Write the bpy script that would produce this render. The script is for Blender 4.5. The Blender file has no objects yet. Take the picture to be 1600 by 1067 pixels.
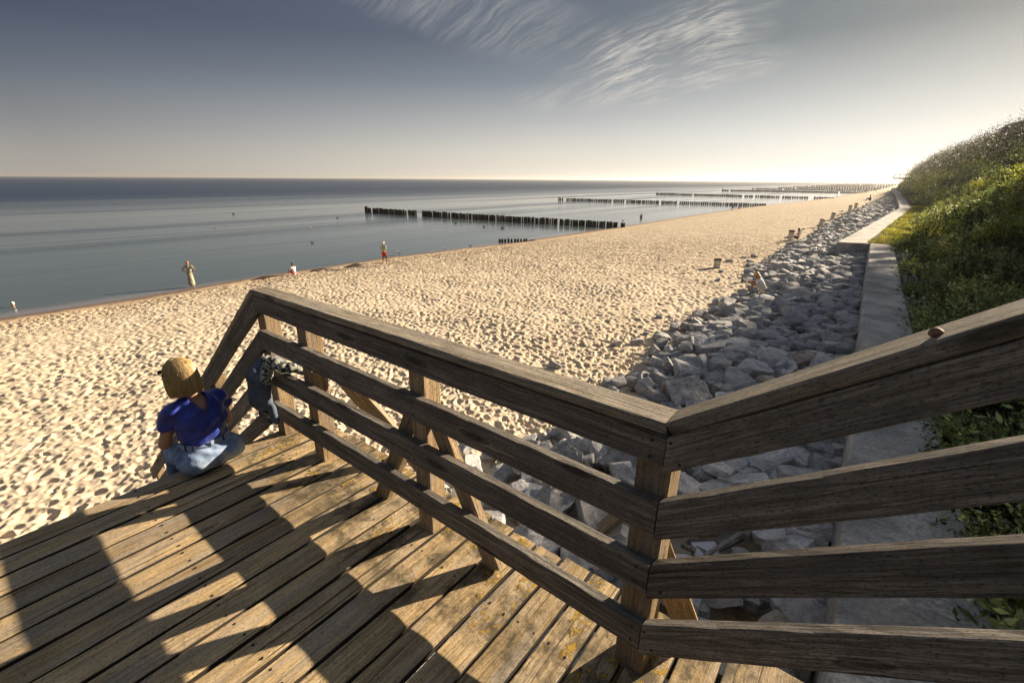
import bpy, bmesh, math, random
import numpy as np
from mathutils import Vector, Matrix, Quaternion
random.seed(7); RNG = np.random.default_rng(11)
R = math.radians
scene = bpy.context.scene
COL = scene.collection

# ---------------------------------------------------------------- frames (metres; camera stands at the origin, 1.75 m over the landing)
def frame(az):
    a = R(az)
    return np.array([math.cos(a), -math.sin(a)]), np.array([math.sin(a), math.cos(a)])
SL, SO = frame(40.5)       # shore frame: SL points inland, SO runs along the beach
RL, RO = frame(38.2)       # stairway frame: RL climbs inland, RO across it
def S(l, o, z=0.0):
    p = SL*l + SO*o
    return Vector((p[0], p[1], z))
def Rr(l, o, z=0.0):
    p = RL*l + RO*o
    return Vector((p[0], p[1], z))
def shore(o):
    return np.interp(o, [-60,0,6,13,25,33,41,69,100,138,200,257,620,2000], [-35,-35,-35.2,-36.4,-36.8,-36,-35,-35,-35.6,-36,-32.5,-30.5,-31,-60])
def rockline(o):
    return np.interp(o, [-20,2,5.5,10,14.6,22,30,45,100,230,400], [-5.4,-5.4,-5.2,-4.7,-5.6,-5.4,-6.9,-7.4,-8.7,-10.6,-12])
def wall_left(o):
    return np.interp(o, [-12,3.7,11.7,35.0,35.01,86.5,198,420], [1.1,.26,-.28,-1.70,-3.27,-1.97,-6.8,-16])
def wall_right(o):
    return np.interp(o, [-12,3.7,11.7,35.0,35.01,87,198,420], [2.15,1.3,.72,-.60,-2.0,-.85,-5.4,-14.6])
def beach_z(l, o):
    z = np.interp(l-shore(o), [-200,-60,-10,0,2.5,8,27,31,36], [-14,-9,-7.5,-7.0,-6.78,-6.35,-5.12,-4.95,-4.6])
    return z
def sstep(x, a, b):
    t = np.clip((x-a)/(b-a), 0, 1); return t*t*(3-2*t)
def hill_z(l, o):
    foot = np.interp(o, [-20,5,20,35,60,80,110,150,200,300,420], [1.9,1.7,1.7,1.7,1.6,.9,-1.0,-3.6,-5.3,-9.5,-13])
    slope = np.interp(o, [0,30,60,100,160,420], [.55,.60,.80,.92,.86,.8])
    d = l-foot
    top = np.interp(o, [0,60,100,420], [13.5,13.5,13.5,12])
    h = np.where(d > 0, slope*d*(1-.12*np.exp(-d)), 0.02*d)
    h = np.where(h > top-2, top-2+2*(1-np.exp(-(h-top+2)/2)), h)
    und = .22*np.sin(o*.55+l*.9)+.18*np.sin(o*.23-l*.6+1.3)+.12*np.sin(o*1.3+2.0)
    return -3.62 + h + und*sstep(d, .2, 2.5)

# ---------------------------------------------------------------- helpers
def tag(o, label=None, cat=None, group=None, kind=None):
    if label: o['label'] = label
    if cat: o['category'] = cat
    if group: o['group'] = group
    if kind: o['kind'] = kind
    return o
def link(o, parent=None, M=None):
    COL.objects.link(o)
    if parent is not None: o.parent = parent
    if M is not None: o.matrix_local = M
    return o
def empty(name, loc, rz=0):
    e = bpy.data.objects.new(name, None); e.empty_display_size = .2
    e.matrix_basis = Matrix.Translation(loc) @ Matrix.Rotation(rz, 4, 'Z')
    COL.objects.link(e); return e
def obj(name, me, mat=None, parent=None, M=None, smooth=False):
    if mat is not None and len(me.materials) == 0:
        for m in (mat if isinstance(mat, (list, tuple)) else [mat]): me.materials.append(m)
    if smooth: me.polygons.foreach_set('use_smooth', [True]*len(me.polygons))
    return link(bpy.data.objects.new(name, me), parent, M)
def np_mesh(name, V, F, smooth=False):
    V = np.ascontiguousarray(V, dtype=np.float32); F = np.ascontiguousarray(F, dtype=np.int32)
    me = bpy.data.meshes.new(name); n, k = F.shape
    me.vertices.add(len(V)); me.vertices.foreach_set('co', V.ravel())
    me.loops.add(n*k); me.loops.foreach_set('vertex_index', F.ravel())
    me.polygons.add(n); me.polygons.foreach_set('loop_start', np.arange(n, dtype=np.int32)*k)
    if smooth: me.polygons.foreach_set('use_smooth', np.ones(n, dtype=bool))
    me.update(calc_edges=True); return me
class MB:
    def __init__(s): s.v = []; s.f = []; s.m = []
    def add(s, V, F, mi=0):
        b = len(s.v); s.v += [tuple(x) for x in V]; s.f += [tuple(i+b for i in f) for f in F]; s.m += [mi]*len(F)
    def box(s, a, b, mi=0, M=None):
        x0,y0,z0 = a; x1,y1,z1 = b
        V = [Vector(p) for p in ((x0,y0,z0),(x1,y0,z0),(x1,y1,z0),(x0,y1,z0),(x0,y0,z1),(x1,y0,z1),(x1,y1,z1),(x0,y1,z1))]
        if M is not None: V = [M @ p for p in V]
        s.add(V, [(0,3,2,1),(4,5,6,7),(0,1,5,4),(1,2,6,5),(2,3,7,6),(3,0,4,7)], mi)
    def tube(s, pts, rad, n=8, mi=0, cap=True):
        pts = [Vector(p) for p in pts]; rings = []
        if not isinstance(rad, (list, tuple)): rad = [rad]*len(pts)
        up = None
        for i, p in enumerate(pts):
            t = (pts[min(i+1,len(pts)-1)]-pts[max(i-1,0)]).normalized()
            if up is None: up = t.orthogonal().normalized()
            up = (up - t*up.dot(t)).normalized(); w = t.cross(up)
            rings.append([p+(up*math.cos(2*math.pi*k/n)+w*math.sin(2*math.pi*k/n))*rad[i] for k in range(n)])
        V = [q for r in rings for q in r]; F = []
        for i in range(len(pts)-1):
            for k in range(n): F.append((i*n+k, i*n+(k+1)%n, (i+1)*n+(k+1)%n, (i+1)*n+k))
        if cap: F += [tuple(range(n-1,-1,-1)), tuple((len(pts)-1)*n+k for k in range(n))]
        s.add(V, F, mi)
    def mesh(s, name, smooth=False):
        me = bpy.data.meshes.new(name); me.from_pydata(s.v, [], s.f)
        if any(s.m): me.polygons.foreach_set('material_index', s.m)
        if smooth: me.polygons.foreach_set('use_smooth', [True]*len(s.f))
        me.update(); return me

# ---------------------------------------------------------------- material helpers
class NT:
    def __init__(s, name):
        s.mat = bpy.data.materials.new(name); s.mat.use_nodes = True; s.t = s.mat.node_tree
        for n in list(s.t.nodes):
            if n.type != 'OUTPUT_MATERIAL': s.t.nodes.remove(n)
        s.out = [n for n in s.t.nodes][0]
    def n(s, typ, **kw):
        n = s.t.nodes.new(typ)
        for k, v in kw.items():
            if k.startswith('i_'): n.inputs[int(k[2:]) if k[2:].isdigit() else k[2:].replace('_',' ')].default_value = v
            else: setattr(n, k, v)
        return n
    def l(s, a, b): s.t.links.new(a, b)
    def math(s, op, a, b=None, c=None, clamp=False):
        n = s.t.nodes.new('ShaderNodeMath'); n.operation = op; n.use_clamp = clamp
        for i, x in enumerate((a, b, c)):
            if x is None: continue
            if isinstance(x, (int, float)): n.inputs[i].default_value = x
            else: s.l(x, n.inputs[i])
        return n.outputs[0]
    def vmath(s, op, a, b=None):
        n = s.t.nodes.new('ShaderNodeVectorMath'); n.operation = op
        for i, x in enumerate((a, b)):
            if x is None: continue
            if isinstance(x, (tuple, list)): n.inputs[i].default_value = x
            else: s.l(x, n.inputs[i])
        return n
    def noise(s, vec, scale, detail=4, rough=.55, dim='3D', dist=0):
        n = s.t.nodes.new('ShaderNodeTexNoise'); n.noise_dimensions = dim
        n.inputs['Scale'].default_value = scale; n.inputs['Detail'].default_value = detail
        n.inputs['Roughness'].default_value = rough; n.inputs['Distortion'].default_value = dist
        if vec is not None: s.l(vec, n.inputs['Vector'])
        return n.outputs['Fac']
    def scale(s, vec, v): return s.vmath('MULTIPLY', vec, v).outputs[0]
    def ramp(s, fac, stops, interp='LINEAR'):
        n = s.t.nodes.new('ShaderNodeValToRGB'); n.color_ramp.interpolation = interp
        e = n.color_ramp.elements
        while len(e) < len(stops): e.new(.5)
        for i, (p, c) in enumerate(stops):
            e[i].position = p; e[i].color = (*c, 1) if len(c) == 3 else c
        s.l(fac, n.inputs[0]); return n.outputs[0]
    def mr(s, x, a, b, c=0., d=1., smooth=False):
        n = s.t.nodes.new('ShaderNodeMapRange'); n.interpolation_type = 'SMOOTHSTEP' if smooth else 'LINEAR'
        n.inputs[1].default_value = a; n.inputs[2].default_value = b; n.inputs[3].default_value = c; n.inputs[4].default_value = d
        s.l(x, n.inputs[0]); return n.outputs[0]
    def mix(s, fac, a, b, mode='MIX'):
        n = s.t.nodes.new('ShaderNodeMix'); n.data_type = 'RGBA'; n.blend_type = mode
        if isinstance(fac, (int, float)): n.inputs[0].default_value = fac
        else: s.l(fac, n.inputs[0])
        for k, x in ((6, a), (7, b)):
            if isinstance(x, (tuple, list)): n.inputs[k].default_value = (*x[:3], 1)
            else: s.l(x, n.inputs[k])
        return n.outputs[2]
    def bump(s, h, strength=.5, dist=.01, normal=None):
        n = s.t.nodes.new('ShaderNodeBump'); n.inputs['Strength'].default_value = strength; n.inputs['Distance'].default_value = dist
        s.l(h, n.inputs['Height'])
        if normal is not None: s.l(normal, n.inputs['Normal'])
        return n.outputs[0]
    def principled(s, color, rough=.8, normal=None, spec=.3, **kw):
        b = s.t.nodes.new('ShaderNodeBsdfPrincipled')
        if isinstance(color, (tuple, list)): b.inputs['Base Color'].default_value = (*color[:3], 1)
        else: s.l(color, b.inputs['Base Color'])
        if isinstance(rough, (int, float)): b.inputs['Roughness'].default_value = rough
        else: s.l(rough, b.inputs['Roughness'])
        b.inputs['Specular IOR Level'].default_value = spec
        if normal is not None: s.l(normal, b.inputs['Normal'])
        for k, v in kw.items(): b.inputs[k.replace('_', ' ')].default_value = v
        s.l(b.outputs[0], s.out.inputs[0]); return b
    def objcoord(s): return s.n('ShaderNodeTexCoord').outputs['Object']
    def geopos(s): return s.n('ShaderNodeNewGeometry').outputs['Position']
    def rand(s): return s.n('ShaderNodeObjectInfo').outputs['Random']
def plain(name, color, rough=.7, var=.15, scale=30, bump=.2, spec=.3, bdist=.005):
    t = NT(name); c = t.objcoord(); f = t.noise(c, scale, 5)
    lo = tuple(x*(1-var) for x in color); hi = tuple(min(1, x*(1+var)) for x in color)
    t.principled(t.ramp(f, [(.3, lo), (.7, hi)]), rough, t.bump(f, bump, bdist), spec)
    return t.mat

def wood_mat(name, dark, mid, light, lichen=False, moss=0.0):
    t = NT(name); c = t.objcoord(); r = t.rand()
    off = t.n('ShaderNodeCombineXYZ'); t.l(t.math('MULTIPLY', r, 37.), off.inputs[0]); t.l(t.math('MULTIPLY', r, 19.), off.inputs[1]); t.l(t.math('MULTIPLY', r, 53.), off.inputs[2])
    p = t.vmath('ADD', c, off.outputs[0]).outputs[0]
    # slow waviness of the grain
    wv = t.noise(t.scale(p, (1.2, 4, 4)), 1.0, 3, .5)
    shift = t.n('ShaderNodeCombineXYZ'); t.l(t.math('MULTIPLY', wv, .03), shift.inputs[1]); t.l(t.math('MULTIPLY', wv, .03), shift.inputs[2])
    q = t.vmath('ADD', p, shift.outputs[0]).outputs[0]
    # knots
    vor = t.n('ShaderNodeTexVoronoi', feature='F1'); vor.inputs['Scale'].default_value = 1.0
    t.l(t.scale(p, (1.9, 7.5, 7.5)), vor.inputs['Vector']); kd = vor.outputs['Distance']
    knot = t.mr(kd, .10, .15, 1, 0, True); kring = t.math('SINE', t.math('MULTIPLY', kd, 75.))
    near = t.mr(kd, .11, .24, 1, 0, True)
    fine = t.noise(t.scale(q, (7., 230, 230)), 1.0, 6, .75)
    grain = t.noise(t.scale(q, (1.6, 62, 62)), 1.0, 6, .7)
    g = t.math('ADD', t.math('MULTIPLY', grain, .46), t.math('MULTIPLY', fine, .54))
    g = t.math('ADD', g, t.math('MULTIPLY', t.math('MULTIPLY', kring, near), .09))
    blot = t.noise(p, 2.3, 5, .65); spk = t.noise(t.scale(p, (.45, 1, 1)), 170, 4, .75)
    col = t.ramp(g, [(.385, dark), (.49, mid), (.60, light)])
    tone = t.mr(t.math('ADD', t.math('MULTIPLY', blot, .75), t.math('MULTIPLY', r, .35)), .30, .78, .62, 1.42)
    tc = t.n('ShaderNodeCombineXYZ'); [t.l(tone, tc.inputs[i]) for i in range(3)]
    col = t.mix(1., col, tc.outputs[0], 'MULTIPLY')
    grey = t.noise(t.scale(p, (1.3, 9, 9)), 1.4, 4, .6)
    col = t.mix(t.mr(grey, .45, .68, 0, .55), col, tuple(sum(mid)/3*x for x in (1.02, 1.0, .97)))
    crack = t.mr(t.noise(t.scale(q, (.7, 75, 75)), 1.0, 3, .5), .675, .70, 0, 1)
    col = t.mix(t.math('MULTIPLY', crack, .85), col, tuple(x*.22 for x in dark))
    col = t.mix(t.math('MULTIPLY', knot, .75), col, tuple(x*.42 for x in dark))
    col = t.mix(t.mr(spk, .53, .63, 0, .7), col, tuple(x*.35 for x in dark))
    h = t.math('SUBTRACT', t.math('ADD', g, t.math('MULTIPLY', spk, .12)), t.math('MULTIPLY', crack, .9))
    rough = .78
    if moss:
        ms = t.mr(t.noise(p, 9, 6, .7), .52, .64, 0, moss)
        col = t.mix(ms, col, (.055, .055, .035))
    if lichen:
        sx = t.n('ShaderNodeSeparateXYZ'); t.l(c, sx.inputs[0])
        nearrail = t.mr(sx.outputs[0], .72, .98, 0, 1, True)
        dn = t.noise(p, 7.5, 6, .72)
        dirt = t.math('MULTIPLY', t.mr(dn, .44, .60, 0, .9), nearrail)
        col = t.mix(dirt, col, (.075, .062, .04))
        dn2 = t.noise(t.vmath('ADD', p, (5., 3., 1.)).outputs[0], 60, 5, .7)
        green = t.math('MULTIPLY', t.mr(dn2, .55, .62, 0, .7), dirt)
        col = t.mix(green, col, (.16, .15, .05))
        ln = t.noise(t.vmath('ADD', p, (9., 1., 4.)).outputs[0], 26, 5, .75); lb = t.noise(p, 3.1, 2, .5)
        lic = t.math('MULTIPLY', t.math('MULTIPLY', t.mr(ln, .53, .57, 0, 1), t.mr(lb, .545, .58, 0, 1)), t.mr(sx.outputs[0], .92, 1.05, 0, 1))
        col = t.mix(lic, col, (.40, .25, .03))
        snd = t.math('MULTIPLY', t.mr(t.noise(p, 5.2, 6, .75), .60, .74, 0, .8), t.mr(sx.outputs[0], .25, .75, .25, 1, True))
        col = t.mix(snd, col, (.46, .36, .25))
        h = t.math('ADD', h, t.math('MULTIPLY', lic, 1.2))
    t.principled(col, rough, t.bump(h, 1.0, .006), .25)
    return t.mat
W_DECK = wood_mat('weathered_deck_wood', (.18,.125,.062), (.42,.30,.155), (.62,.48,.28), lichen=True)
W_RAIL = wood_mat('weathered_rail_wood', (.058,.051,.043), (.145,.128,.108), (.33,.30,.26), moss=.3)
W_CAP = wood_mat('weathered_handrail_wood', (.115,.095,.070), (.27,.23,.175), (.50,.44,.35), moss=.3)
W_POST = wood_mat('weathered_post_wood', (.15,.10,.055), (.31,.22,.125), (.47,.35,.20))
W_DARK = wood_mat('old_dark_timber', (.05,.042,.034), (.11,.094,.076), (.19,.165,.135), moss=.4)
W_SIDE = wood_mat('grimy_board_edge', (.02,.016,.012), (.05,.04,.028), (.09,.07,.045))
M_SCREW = plain('rusty_screw', (.02,.016,.013), .6, .3, 200)

# ---------------------------------------------------------------- world, sun, camera
SUN_AZ, SUN_EL = 59.0, 20.5
w = bpy.data.worlds.new('World'); scene.world = w; w.use_nodes = True
wt = w.node_tree; wt.nodes.clear()
class WT(NT):
    def __init__(s): s.t = wt; s.out = wt.nodes.new('ShaderNodeOutputWorld')
k = WT()
gen = k.n('ShaderNodeTexCoord').outputs['Generated']
sky = k.n('ShaderNodeTexSky', sky_type='NISHITA', sun_disc=False, sun_elevation=R(SUN_EL), sun_rotation=R(SUN_AZ), altitude=0, air_density=1.0, dust_density=2.2, ozone_density=1.0)
nrm = k.vmath('NORMALIZE', gen).outputs[0]
sp = k.n('ShaderNodeSeparateXYZ'); k.l(nrm, sp.inputs[0]); X, Y, Z = sp.outputs[:3]
elev = k.math('MULTIPLY', k.math('ARCSINE', Z), 57.2958)
azim = k.math('MULTIPLY', k.math('ARCTAN2', X, Y), 57.2958)
sund = (math.sin(R(SUN_AZ))*math.cos(R(SUN_EL)), math.cos(R(SUN_AZ))*math.cos(R(SUN_EL)), math.sin(R(SUN_EL)))
cs = k.vmath('DOT_PRODUCT', nrm, sund).outputs['Value']
# the evening sky: deep slate away from the sun and aloft, milky air round the sun (radiance at exposure 0)
ef = k.math('DIVIDE', k.math('MAXIMUM', elev, 0.), 60., clamp=True)
def col_(*st): return k.ramp(ef, [(e/60., tuple(c)) for e, c in st], 'B_SPLINE' if False else 'LINEAR')
cA = col_((0, (.41,.385,.345)), (2, (.36,.345,.32)), (4.5, (.235,.245,.255)), (8.5, (.115,.135,.175)), (12.5, (.056,.068,.112)), (18, (.045,.058,.10)), (32, (.11,.125,.165)), (60, (.19,.21,.255)))
cB = col_((0, (.84,.77,.66)), (3, (.70,.665,.60)), (6, (.46,.47,.47)), (10, (.215,.245,.285)), (14, (.11,.135,.18)), (18, (.10,.125,.175)), (32, (.13,.15,.19)), (60, (.19,.21,.255)))
cC = col_((0, (.88,.865,.815)), (4, (.74,.745,.725)), (8, (.46,.485,.49)), (13, (.165,.195,.215)), (18, (.14,.17,.195)), (32, (.19,.21,.24)), (60, (.19,.21,.255)))
g1 = k.mr(cs, -.18, .55, 0, 1, False); g2 = k.mr(cs, .50, .95, 0, 1, True)
grad = k.mix(g2, k.mix(g1, cA, cB), cC)
glow = k.math('POWER', k.math('MAXIMUM', cs, 0.), 220.)
gl = k.n('ShaderNodeCombineXYZ'); [k.l(k.math('MULTIPLY', glow, x), gl.inputs[i]) for i, x in enumerate((2.2, 1.8, 1.2))]
grad = k.mix(1., grad, gl.outputs[0], 'ADD')
KS = 1/(2.75*.115)
grad = k.mix(1., grad, (KS, KS, KS), 'MULTIPLY')
grad.node.clamp_result = False
base = k.mix(.02, grad, sky.outputs[0])
# cirrus sheet: stretched, curved streaks in (azimuth, elevation)
def vec(a, b):
    c = k.n('ShaderNodeCombineXYZ'); k.l(a, c.inputs[0]); k.l(b, c.inputs[1]); return c.outputs[0]
ae = vec(azim, elev)
wrp = k.n('ShaderNodeTexNoise'); wrp.inputs['Scale'].default_value = .11; wrp.inputs['Detail'].default_value = 3; k.l(ae, wrp.inputs['Vector'])
wv_ = k.vmath('MULTIPLY', k.vmath('SUBTRACT', wrp.outputs['Color'], (.5, .5, .5)).outputs[0], (4.2, 1.7, 0)).outputs[0]
aw = k.vmath('ADD', ae, wv_).outputs[0]
sw = k.n('ShaderNodeSeparateXYZ'); k.l(aw, sw.inputs[0]); A_, E_ = sw.outputs[:2]
# streak direction turns from steep (left) to flat (right, low)
ax = k.math('SUBTRACT', A_, 8.)
across = k.math('SUBTRACT', E_, k.math('ADD', k.math('MULTIPLY', ax, .42), k.math('MULTIPLY', k.math('MULTIPLY', ax, ax), -.0105)))
st1 = k.noise(vec(k.math('MULTIPLY', A_, .10), k.math('MULTIPLY', across, .80)), 1.0, 12, .68, dist=.35)
st2 = k.noise(vec(k.math('MULTIPLY', A_, .26), k.math('MULTIPLY', across, 2.3)), 1.0, 12, .72, dist=.5)
st = k.math('ADD', k.math('MULTIPLY', st1, .50), k.math('MULTIPLY', st2, .50))
def blob(a0, e0, ra, re, rot=0.):
    c_, s_ = math.cos(R(rot)), math.sin(R(rot))
    da = k.math('SUBTRACT', A_, a0); de = k.math('SUBTRACT', E_, e0)
    u = k.math('DIVIDE', k.math('ADD', k.math('MULTIPLY', da, c_), k.math('MULTIPLY', de, s_)), ra)
    v = k.math('DIVIDE', k.math('SUBTRACT', k.math('MULTIPLY', de, c_), k.math('MULTIPLY', da, s_)), re)
    d = k.math('ADD', k.math('MULTIPLY', u, u), k.math('MULTIPLY', v, v))
    return k.mr(d, 1.0, .05, 0, 1, True)
m1 = blob(15.5, 12.6, 12.5, 4.4, 14); m2 = blob(14.5, 9.6, 15.5, 2.5, 6); m3 = blob(-5., 16.6, 19., 4.6, -12)
thin = k.math('MULTIPLY', k.mr(st, .44, .64, 0, 1), k.math('MULTIPLY', m3, .34))
lump = k.mr(k.noise(ae, .16, 3, .5), .40, .60, .35, 1.15)
thick = k.math('MULTIPLY', k.math('MULTIPLY', k.mr(st, .455, .575, 0, 1), lump), k.math('MAXIMUM', m1, k.math('MULTIPLY', m2, .95)))
cl = k.math('MINIMUM', k.math('MAXIMUM', thin, thick), 1.)
cl = k.math('MULTIPLY', cl, .85)
mist = k.math('MULTIPLY', k.math('MAXIMUM', m1, k.math('MULTIPLY', m3, .5)), .10)
cl = k.math('ADD', cl, mist)
cloudcol = k.mix(0., (2.05, 1.95, 1.78), (0, 0, 0))
skyc = k.mix(cl, base, cloudcol)
bg = k.n('ShaderNodeBackground'); k.l(skyc, bg.inputs[0]); bg.inputs[1].default_value = .115
k.l(bg.outputs[0], k.out.inputs[0])

sun = bpy.data.lights.new('sun', 'SUN'); sun.energy = 4.9; sun.angle = R(.5); sun.color = (1.0, .82, .60)
so = bpy.data.objects.new('sun', sun); COL.objects.link(so)
so.rotation_euler = Vector(sund).to_track_quat('Z', 'Y').to_euler()

cam = bpy.data.cameras.new('camera'); co = bpy.data.objects.new('camera', cam); COL.objects.link(co)
cam.sensor_width = 36; cam.lens = 711/1600*36; cam.clip_start = .05; cam.clip_end = 60000
pitch = math.atan(253.5/711); roll = math.atan(.0064)
co.matrix_world = Matrix.Rotation(math.pi/2-pitch, 4, 'X') @ Matrix.Rotation(roll, 4, 'Z')
scene.camera = co
scene.view_settings.view_transform = 'Standard'; scene.view_settings.look = 'None'
scene.view_settings.exposure = 1.46; scene.view_settings.gamma = 1
scene.render.resolution_x = 1024; scene.render.resolution_y = 682
scene.cycles.max_bounces = 6; scene.cycles.diffuse_bounces = 3; scene.cycles.glossy_bounces = 3; scene.cycles.transparent_max_bounces = 6
scene.cycles.transmission_bounces = 3; scene.cycles.use_denoising = True
scene.cycles.caustics_reflective = False; scene.cycles.caustics_refractive = False

# ---------------------------------------------------------------- SEA
def sea():
    t = NT('sea_water'); pos = t.geopos()
    # along / across shore coordinates
    lc = t.vmath('DOT_PRODUCT', pos, (SL[0], SL[1], 0)).outputs['Value']
    oc = t.vmath('DOT_PRODUCT', pos, (SO[0], SO[1], 0)).outputs['Value']
    v = t.n('ShaderNodeCombineXYZ'); t.l(lc, v.inputs[0]); t.l(t.math('MULTIPLY', oc, .35), v.inputs[1]); v = v.outputs[0]
    big = t.noise(v, .045, 3, .5)
    w1 = t.noise(v, 1.1, 5, .6); w2 = t.noise(pos, 5.5, 4, .6); w3 = t.noise(v, .22, 3, .5)
    patch = t.mr(t.noise(t.scale(v, (1., .25, 1.)), .028, 4, .6), .36, .64, 0., 1)
    dist = t.vmath('LENGTH', pos).outputs['Value']
    ruf = t.mr(t.math('ADD', lc, t.math('MULTIPLY', t.math('SUBTRACT', t.noise(t.scale(v, (1., .3, 1.)), .02, 4, .6), .5), 160.)), -70., -250., 0, 1, True)
    ruf2 = t.math('MULTIPLY', t.mr(t.noise(t.scale(v, (1., .10, 1.)), .055, 5, .62), .47, .62, 0, .55), t.mr(lc, -42., -60., 0, 1))
    ruf = t.math('MAXIMUM', ruf, ruf2)
    h = t.math('ADD', t.math('ADD', t.math('MULTIPLY', w1, .060), t.math('MULTIPLY', w2, .026)), t.math('MULTIPLY', w3, .10))
    h = t.math('MULTIPLY', h, t.math('MULTIPLY', t.math('ADD', t.math('MULTIPLY', patch, .6), .35), t.math('ADD', t.math('MULTIPLY', ruf, 1.1), .28)))
    shal = t.mr(t.math('ADD', lc, t.math('MULTIPLY', t.noise(pos, .6, 3), 1.2)), -36.6, -35.0, 0, 1, True)
    grit = t.mr(t.noise(t.scale(v, (1., 1., 1.)), 1.6, 4, .7), .40, .62, .55, 1.25)
    c = t.mix(ruf, (.085, .112, .122), (.026, .046, .088))
    gc = t.n('ShaderNodeCombineXYZ'); [t.l(grit, gc.inputs[i]) for i in range(3)]
    c = t.mix(ruf, c, t.mix(1., c, gc.outputs[0], 'MULTIPLY'))
    c = t.mix(t.math('MULTIPLY', shal, .85), c, (.21, .20, .205))
    b = t.principled(c, t.math('ADD', t.math('MULTIPLY', ruf, .25), .09), t.bump(h, 1.0, 1.0), .5)
    t.l(t.math('SUBTRACT', .5, t.math('MULTIPLY', ruf, .42)), b.inputs['Specular IOR Level'])
    b.inputs['IOR'].default_value = 1.333
    # one sheet reaching the horizon, finer near by
    rs = np.concatenate([[0], np.geomspace(8, 30000, 40)]); n = 96
    V = [(0, 0, -7.0)]; F = []
    for r in rs[1:]:
        for a in range(n): V.append((r*math.cos(2*math.pi*a/n), r*math.sin(2*math.pi*a/n), -7.0))
    me = bpy.data.meshes.new('sea')
    for a in range(n): F.append((0, 1+a, 1+(a+1) % n))
    for i in range(len(rs)-2):
        for a in range(n):
            p = 1+i*n; q = p+n; F.append((p+a, q+a, q+(a+1) % n, p+(a+1) % n))
    me.from_pydata(V, [], F); me.update()
    tag(obj('sea', me, t.mat), kind='structure')
sea()

# ---------------------------------------------------------------- BEACH (footprints are real relief)
def hash2(ix, iy, s):
    h = np.sin(ix*127.1+iy*311.7+s*74.7)*43758.5453
    return h-np.floor(h)
def pits(x, y, cell, seed, depth, r0, r1, prob=1.0):
    """trodden sand: elongated dents with soft rims, one per jittered cell"""
    out = np.zeros_like(x); ix0 = np.floor(x/cell); iy0 = np.floor(y/cell)
    for dx in (-1, 0, 1):
        for dy in (-1, 0, 1):
            ix = ix0+dx; iy = iy0+dy
            px = (ix+.1+.8*hash2(ix, iy, seed))*cell; py = (iy+.1+.8*hash2(ix, iy, seed+1))*cell
            a = hash2(ix, iy, seed+2)*math.pi*2; e = .55+.45*hash2(ix, iy, seed+3)
            r = r0+(r1-r0)*hash2(ix, iy, seed+4); dd = depth*(.45+.75*hash2(ix, iy, seed+5))*(hash2(ix, iy, seed+6) < prob)
            u = (x-px)*np.cos(a)+(y-py)*np.sin(a); v = -(x-px)*np.sin(a)+(y-py)*np.cos(a)
            q = np.sqrt((u/r)**2+(v/(r*e))**2)
            out += np.where(q < 2.2, -dd*np.exp(-(q**3.2))+.30*dd*np.exp(-((q-1.28)/.30)**2), 0)
    return out
def vnoise(x, y, s):
    xi = np.floor(x); yi = np.floor(y); fx = x-xi; fy = y-yi; fx = fx*fx*(3-2*fx); fy = fy*fy*(3-2*fy)
    a = hash2(xi, yi, s); b = hash2(xi+1, yi, s); c = hash2(xi, yi+1, s); d = hash2(xi+1, yi+1, s)
    return (a*(1-fx)+b*fx)*(1-fy)+(c*(1-fx)+d*fx)*fy
def sand_relief(X_, Y_, l, o):
    wx = X_+.12*vnoise(X_*3, Y_*3, 5.)-.06; wy = Y_+.12*vnoise(X_*3, Y_*3, 6.)-.06
    h = pits(wx, wy, .25, 1., .050, .07, .118)*(.6+.65*vnoise(X_*.22, Y_*.22, 77.))+pits(wx+9.1, wy+3.3, .41, 21., .056, .10, .165, .6)*(.6+.6*vnoise(X_*.3, Y_*.3, 78.))+pits(wx, wy, .15, 41., .018, .045, .07, .9)
    h += .10*(vnoise(X_*.35, Y_*.35, 2.)-.5)+.05*(vnoise(X_*1.1, Y_*1.1, 3.)-.5)+.016*(vnoise(X_*7, Y_*7, 4.)-.5)
    s_ = l-shore(o)
    amt = sstep(s_, 1.0, 3.2)*(1-.55*sstep(l-rockline(o), .0, 1.2))
    lo = .035*(vnoise(X_*.8, Y_*.8, 12.)-.5)*sstep(s_, -.3, 1.)
    return h*amt+lo
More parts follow.
